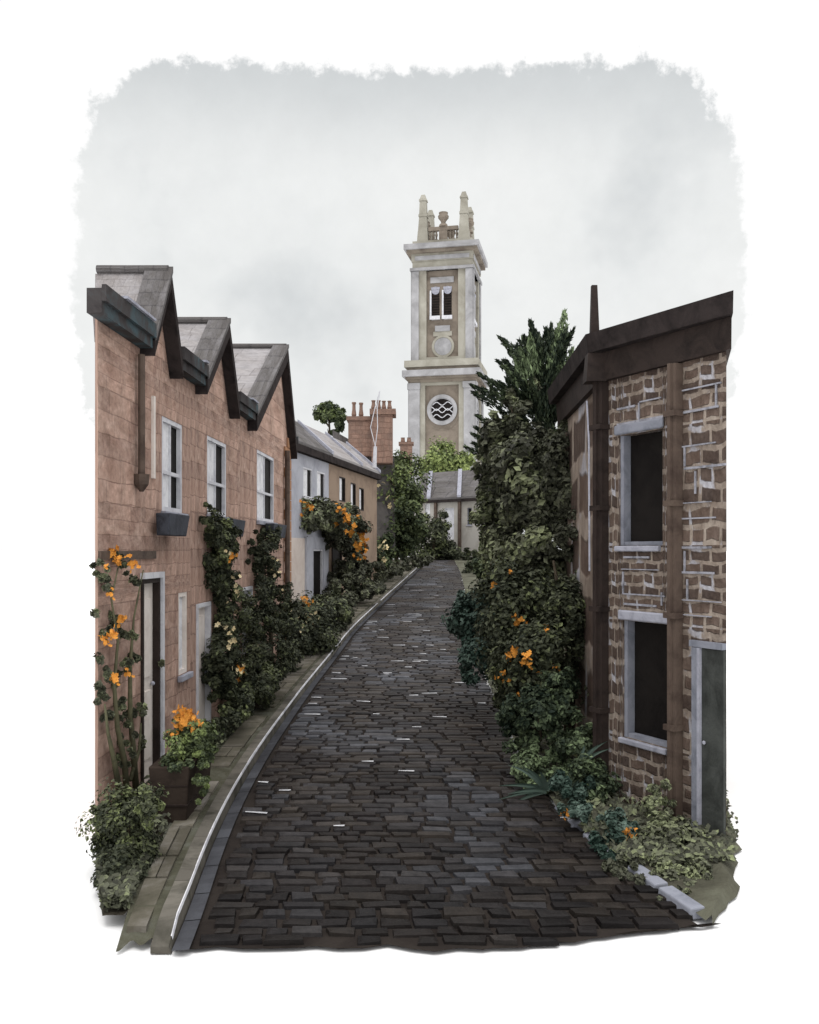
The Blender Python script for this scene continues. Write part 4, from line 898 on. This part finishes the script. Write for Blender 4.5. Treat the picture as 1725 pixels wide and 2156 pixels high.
# broadleaf shrubs on the right
T=plant('tall_shrub','tall grey olive leafy shrub filling the gap between road and stone house','shrub',
 [(G(1120,1010,12.2),(rp(70,12),.5,rp(90,12)),6500,.09,dict(dens=90,tlo=0,thi=.8)),(G(1060,950,12.8),(rp(38,12),.4,rp(70,12)),1500,.12,dict(dens=30,tlo=.1,thi=.6)),(G(1185,1000,11.6),(rp(42,12),.35,rp(110,12)),3600,.07,dict(dens=60,tlo=0,thi=.5)),(G(1050,1090,13.4),(rp(44,13),.4,rp(90,13)),3800,.075,dict(dens=56,tlo=.15,thi=.95)),(G(1130,1150,12),(rp(72,12),.5,rp(90,12)),5000,.08,dict(dens=60,tlo=0,thi=.85)),(G(1205,1200,10.9),(rp(30,11),.25,rp(110,11)),1600,.06,dict(dens=40,tlo=0,thi=.4)),(G(1072,838,12.9),(rp(17,12.5),.14,rp(19,12.5)),90,.11,dict(dens=6,tlo=.1,thi=.7)),(G(1098,858,12.7),(rp(16,12.5),.14,rp(16,12.5)),90,.11,dict(dens=6,tlo=.1,thi=.7)),(G(1046,886,12.8),(rp(15,12.5),.14,rp(20,12.5)),80,.11,dict(dens=6,tlo=.1,thi=.7)),(G(1120,812,12.9),(rp(14,12.5),.14,rp(14,12.5)),70,.11,dict(dens=6,tlo=.1,thi=.7)),(G(1030,925,12.9),(rp(16,12.5),.14,rp(16,12.5)),80,.11,dict(dens=6,tlo=.1,thi=.7)),(G(1010,975,13),(rp(14,12.5),.14,rp(18,12.5)),80,.11,dict(dens=6,tlo=.1,thi=.7)),(G(1062,905,12.8),(rp(22,12.5),.14,rp(20,12.5)),150,.11,dict(dens=6,tlo=.1,thi=.7)),(G(1090,900,12.6),(rp(26,12.5),.14,rp(24,12.5)),220,.11,dict(dens=6,tlo=.1,thi=.7)),(G(1020,1010,13),(rp(14,12.5),.14,rp(16,12.5)),80,.11,dict(dens=6,tlo=.1,thi=.7))],'leaf_olive',loc=(1.75,12,0),
 stems=[([Vector((1.9,11,zg(11))),at(1205,1400,10.9),at(1185,1300,10.8),at(1165,1180,10.9)],[.045,.035,.03,.015]),([at(1130,1150,12.4),at(1100,1000,12.7),at(1085,900,12.8),at(1072,835,12.9)],[.04,.03,.02,.008]),([Vector((1.95,11,zg(11))),at(1212,1380,10.8),at(1218,1250,10.8),at(1225,1120,10.9)],[.04,.03,.025,.012])])
for i in range(1): pass
T=plant('leafy_shrub','broad dark shrub with scattered orange flowers, middle of the right verge','shrub',
 [(G(1090,1300,10.9),(rp(80,11),.45,rp(95,11)),6000,.06,dict(dens=90,tlo=0,thi=.4)),(G(1140,1400,10.2),(rp(80,10),.4,rp(80,10)),5200,.058,dict(dens=80,tlo=0,thi=.5)),(G(1080,1440,10.6),(rp(42,10),.3,rp(60,10)),2400,.055,dict(dens=36,tlo=.1,thi=.6)),(G(1190,1300,10.3),(rp(40,10),.3,rp(80,10)),1800,.055,dict(dens=40,tlo=0,thi=.4)),(G(1060,1230,12.4),(rp(40,12),.3,rp(50,12)),1600,.07,dict(dens=24,tlo=.2,thi=1))],'leaf_dark',
 stems=[([Vector((1.45,10.4,zg(10.4))),at(1120,1400,10.4),at(1100,1260,10.9)],[.04,.03,.015])])
flowers(T,'o',[(1070,1204,10),(1044,1230,14),(1038,1236,12),(1076,1208,8),(1088,1297,13),(1095,1305,10),(1086,1312,16),(1108,1310,8),(1152,1322,12),(1148,1332,12),(1083,1368,20),(1075,1382,18),(1068,1378,12),(1105,1382,18),(1112,1388,16),(1098,1394,10),(1112,1398,10),(1135,1412,12),(1170,1408,12),(1180,1418,14),(1188,1424,12),(1060,1418,10),(1048,1430,12),(1062,1434,8),(1070,1432,8),(1120,1405,8),(1186,1440,10),(1094,1462,10),(1108,1465,10),(1118,1474,14),(1128,1476,14),(1168,1480,12),(1172,1490,12),(1145,1497,10)],9.9,jit=.12,size=1.5)
T=plant('blue_green_shrub','deep blue green shrub overhanging the right edge of the cobbles','shrub',
 [(G(1000,1310,14),(rp(44,14),.4,rp(50,14)),2800,.08,dict(dens=40,tlo=0,thi=.6)),(G(1005,1385,13),(rp(38,13),.35,rp(48,13)),2300,.075,dict(dens=34,tlo=0,thi=.5)),(G(985,1270,15.5),(rp(28,15),.4,rp(28,15)),900,.08,dict(dens=14,tlo=.4,thi=1)),(G(1040,1260,14.5),(rp(32,15),.4,rp(40,15)),900,.08,dict(dens=14,tlo=.1,thi=.8))],'leaf_blue',stems=[([Vector((1.5,13.4,zg(13.4))),at(1005,1330,13.6)],[.05,.02])])
T=plant('shrub','near black green low shrub with orange flowers on the verge by the cobbles','shrub',
 [(G(1140,1490,9.6),(rp(60,10),.3,rp(36,10)),2600,.055,dict(dens=36,tlo=0,thi=.25)),(G(1085,1510,9.9),(rp(34,10),.25,rp(30,10)),1400,.055,dict(dens=20,tlo=0,thi=.3)),(G(1180,1450,9.6),(rp(30,10),.25,rp(40,10)),1300,.05,dict(dens=22,tlo=0,thi=.5)),(G(1140,1570,9.6),(rp(60,10),.25,rp(34,10)),1500,.05,dict(dens=26,tlo=.3,thi=.9)),(G(1215,1560,9.4),(rp(40,10),.2,rp(50,10)),1300,.05,dict(dens=24,tlo=.2,thi=.7)),(G(1110,1610,9.3),(rp(30,10),.2,rp(30,10)),900,.05,dict(dens=14,tlo=.2,thi=.7)),(G(1160,1640,9.2),(rp(52,10),.2,rp(32,10)),1500,.05,dict(dens=24,tlo=.3,thi=.8)),(G(1235,1650,8.8),(rp(44,10),.2,rp(44,10)),1500,.045,dict(dens=24,tlo=.2,thi=.7))],'leaf_conifer',stems=[([G(1135,1560,9.6),G(1138,1490,9.6)],[.03,.015])])
T=plant('shrub','green shrub far along the right side of the road below the tower','shrub',
 [(G(1046,1120,24),(rp(34,24),1,rp(80,24)),2600,.13,dict(dens=36,tlo=.2,thi=.9)),(G(1050,1020,22),(rp(28,24),1,rp(50,24)),1500,.13,dict(dens=22,tlo=.1,thi=.7)),(G(1026,1200,27),(rp(34,24),1,rp(38,24)),1600,.13,dict(dens=20,tlo=0,thi=.5)),(G(1042,965,22),(rp(24,22),.6,rp(22,22)),500,.15,dict(dens=8,tlo=.1,thi=.6))],'leaf_mid',stems=[([Vector((2.3,24,zg(24))),at(1030,1100,24)],[.08,.04])])
# iris clumps
def blades(label,px,py,d,dirs,w_=.03,m='leaf_blue',name='iris_plant'):
    b0=at(px,py,d); T=thing(name,(b0.x,b0.y,b0.z),label,'plant')
    for (dx,dy,dz,l) in dirs:
        v=Vector((dx,dy,dz)).normalized(); mb=MB(); mb.col=(rng.uniform(.4,1),0,0); n=6; side_=v.cross(Vector((0,1,0))); side_=side_.normalized() if side_.length>.05 else Vector((1,0,0))
        pts=[]
        for i in range(n+1):
            f=i/n; p=b0+v*l*f+Vector((dx*.25*l*f*f,0,-.28*l*f*f)); ww=w_*(1-f**2.2)*.5+.001; pts+= [p-side_*ww+Vector((0,-.004,0)),p+Vector((0,.004,.0)),p+side_*ww+Vector((0,-.004,0))]
        fs=[]
        for i in range(n): fs+=[(i*3,i*3+1,i*3+4,i*3+3),(i*3+1,i*3+2,i*3+5,i*3+4)]
        mb.add(pts,fs); link('blade',mb,M[m],T)
    return T
blades('large iris clump with arching blue green blades leaning over the cobbles',1150,1665,8.9,[(-.7,-.2,1,.52),(-.5,-.3,1,.46),(-1,-.2,.5,.42),(-1,-.3,.15,.4),(-.9,-.4,.3,.36),(.3,-.2,1,.3),(-.2,-.4,1,.35),(-.9,-.2,-.1,.3)],.05)
blades('tall iris clump with two curved blades against the corner drainpipe',1222,1612,8.9,[(.55,-.1,1,.42),(.4,-.2,1,.34),(.1,-.1,1,.3),(.75,-.1,.9,.36)],.04)
blades('small iris clump at the foot of the corner drainpipe',1205,1668,8.7,[(.8,-.3,.5,.22),(.2,-.2,.8,.2),(-.5,-.2,.6,.2),(.5,-.2,.7,.2)],.035)
T=plant('low_plant','low blue grey plant with orange blooms by the near kerb, left of two','plant',
 [(G(1225,1715,8.0),(rp(42,8),.22,rp(22,8)),1200,.045,dict(dens=22,tlo=.3,thi=1)),(G(1200,1650,8.7),(rp(50,8),.3,rp(26,8)),1400,.045,dict(dens=24,tlo=0,thi=.5))],'leaf_blue',group=None)
flowers(T,'o',[(1188,1708,16),(1196,1717,18),(1183,1714,12)],7.7,jit=.05)
T=plant('low_plant','low blue grey plant with an orange bloom in front of the lower black window','plant',
 [(G(1305,1745,7.6),(rp(30,8),.2,rp(24,8)),800,.045,dict(dens=16,tlo=.2,thi=1)),(G(1280,1790,7.4),(rp(42,8),.2,rp(28,8)),1100,.045,dict(dens=20,tlo=0,thi=.2))],'leaf_blue')
flowers(T,'o',[(1318,1752,18),(1328,1756,20),(1336,1750,14),(1326,1745,12)],7.3,jit=.04)
T=plant('weeds','pale olive weeds climbing the wall foot between the brown drainpipe and the grey door','plant',
 [(G(1385,1690,7.95),(rp(30,8),.1,rp(46,8)),700,.045,dict(dens=18,tlo=.3,thi=.9)),(G(1410,1770,7.5),(rp(60,8),.2,rp(40,8)),1500,.045,dict(dens=30,tlo=.2,thi=.8))],'leaf_olive')
T=plant('weeds','dark olive weeds spilling from the verge to the near kerb','plant',
 [(G(1340,1835,6.95),(rp(60,7),.2,rp(24,7)),1500,.04,dict(dens=26,tlo=0,thi=.4)),(G(1440,1845,6.9),(rp(60,7),.22,rp(34,7)),1600,.04,dict(dens=30,tlo=.3,thi=.9)),(G(1430,1895,6.5),(rp(44,7),.16,rp(16,7)),1100,.035,dict(dens=24,tlo=.2,thi=.9)),(G(1480,1880,6.7),(rp(30,7),.15,rp(24,7)),500,.04,dict(dens=12,tlo=.3,thi=.9))],'leaf_olive')
# ground cover
gc=MB()
for i in range(9000):
    d_=7.0+rng.random()**1.5*30; x0=XR(d_)+.02; x1=min(xout_r(d_),x0+2.2); x=x0+(x1-x0)*rng.random(); gc.col=(rng.random()**1.5*.8,0,0)
    leaf(gc,Vector((x,d_,zg(d_)+.06+.08*rng.random())),Vector((rng.gauss(0,.5),-.6,1)).normalized(),.05+.002*d_)
for i in range(10500):
    d_=6.08+rng.random()**1.4*36; x0=XI(d_); x1=max(xout_l(d_),x0-1.2); x=x0+(x1-x0)*rng.random(); gc.col=(rng.random()**1.5*.6,0,0)
    leaf(gc,Vector((x,d_,zg(d_)+.09+.1*rng.random())),Vector((rng.gauss(0,.5),-.6,1)).normalized(),.045+.003*d_)
tag(link('ground_cover',gc,M['leaf_olive'],None),'low leafy ground cover over the verges on both sides of the road','ground cover',kind='stuff')

# ------------------------------------------------------------------ sky, sun, camera
w=bpy.data.worlds.new("World"); scn.world=w; w.use_nodes=True; nt=w.node_tree; L=nt.links
bg=nt.nodes['Background']; bg.inputs['Strength'].default_value=.1
SUN_EL=R(66); SUN_ROT=R(186)
sky=N(nt,'ShaderNodeTexSky',sky_type='NISHITA'); sky.sun_disc=False; sky.sun_elevation=SUN_EL; sky.sun_rotation=SUN_ROT; sky.air_density=1; sky.dust_density=3
hs=N(nt,'ShaderNodeHueSaturation',inp={'Saturation':.15}); L.new(sky.outputs[0],hs.inputs['Color'])
tc=N(nt,'ShaderNodeTexCoord'); sp=N(nt,'ShaderNodeSeparateXYZ'); L.new(tc.outputs['Generated'],sp.inputs[0])
def mth(op,a,b=None,c=None):
    m_=N(nt,'ShaderNodeMath',operation=op)
    for i,v in enumerate((a,b,c)):
        if v is None: continue
        if hasattr(v,'links'): L.new(v,m_.inputs[i])
        else: m_.inputs[i].default_value=v
    return m_.outputs[0]
nA=N(nt,'ShaderNodeTexNoise',inp={'Scale':3.2,'Detail':5,'Roughness':.55}); L.new(tc.outputs['Generated'],nA.inputs['Vector'])
nB=N(nt,'ShaderNodeTexNoise',inp={'Scale':34,'Detail':7,'Roughness':.65}); L.new(tc.outputs['Generated'],nB.inputs['Vector'])
az=mth('ABSOLUTE',mth('ARCTAN2',sp.outputs['X'],sp.outputs['Y'])); el=mth('ARCSINE',sp.outputs['Z'])
wob=mth('MULTIPLY',mth('SUBTRACT',nB.outputs['Fac'],.5),.055)
# broad grey cloud bank over the street; thin bright cloud all round and above it
ma=mth('DIVIDE',mth('SUBTRACT',mth('ADD',az,wob),.02),.335); me_=mth('DIVIDE',mth('SUBTRACT',mth('ADD',el,wob),.18),.308)
low=mth('POWER',mth('MULTIPLY',mth('MAXIMUM',mth('SUBTRACT',mth('ADD',mth('MULTIPLY',az,1.0),wob),mth('MULTIPLY_ADD',mth('MAXIMUM',el,0),.35,.265)),0),22),2)
m4=mth('ADD',low,mth('ADD',mth('POWER',mth('ABSOLUTE',ma),6),mth('POWER',mth('MAXIMUM',me_,0),6)))
mask=N(nt,'ShaderNodeMapRange',interpolation_type='SMOOTHSTEP',inp={1:.92,2:1.1,3:1,4:0}); L.new(m4,mask.inputs[0])
rimm=N(nt,'ShaderNodeMapRange',interpolation_type='SMOOTHSTEP',inp={1:.38,2:.50,3:0,4:1}); L.new(el,rimm.inputs[0])
grey=ramp(nt,[(.32,(.69,.715,.725,1)),(.44,(.85,.867,.865,1)),(.6,(.905,.917,.91,1))]); L.new(nA.outputs['Fac'],grey.inputs['Fac'])
g2=mixc(nt,grey.outputs['Color'],(.60,.63,.645,1),mth('MULTIPLY',rimm.outputs[0],.8))
grain=ramp(nt,[(.3,(.975,.975,.975,1)),(.7,(1.02,1.02,1.02,1))]); L.new(nB.outputs['Fac'],grain.inputs['Fac'])
g3=mixc(nt,g2,grain.outputs['Color'],1.0,'MULTIPLY')
hi=N(nt,'ShaderNodeMapRange',interpolation_type='SMOOTHSTEP',inp={1:.58,2:.95,3:0,4:1}); L.new(el,hi.inputs[0])
bright=mixc(nt,(1.05,1.05,1.05,1),(2.1,2.1,2.12,1),hi.outputs[0])
frontal=mth('GREATER_THAN',sp.outputs['Y'],0.0)
cl=mixc(nt,bright,g3,mth('MULTIPLY',mask.outputs[0],frontal))
cl10=N(nt,'ShaderNodeVectorMath',operation='SCALE',inp={3:10.0}); L.new(cl,cl10.inputs[0])
L.new(mixc(nt,hs.outputs['Color'],cl10.outputs[0],.96),bg.inputs['Color'])
sl=bpy.data.lights.new('sun','SUN'); sl.energy=.9; sl.angle=R(20); sl.color=(1,.97,.93)
so=bpy.data.objects.new('sun',sl); COL.objects.link(so)
# NISHITA sun_rotation is clockwise from +Y
dv=Vector((math.sin(SUN_ROT)*math.cos(SUN_EL),math.cos(SUN_ROT)*math.cos(SUN_EL),math.sin(SUN_EL)))
so.rotation_euler=dv.to_track_quat('Z','Y').to_euler()
cam=bpy.data.cameras.new('camera'); co=bpy.data.objects.new('camera',cam); COL.objects.link(co); scn.camera=co
co.location=(0,0,EYE); co.rotation_euler=(R(90),0,0); cam.sensor_fit='HORIZONTAL'; cam.sensor_width=36; cam.lens=36*F/1725; cam.shift_y=82/1725; cam.clip_end=6000
scn.render.resolution_x=819; scn.render.resolution_y=1024
scn.view_settings.view_transform='Standard'; scn.view_settings.look='None'; scn.view_settings.exposure=0; scn.view_settings.gamma=1
scn.render.engine='CYCLES'
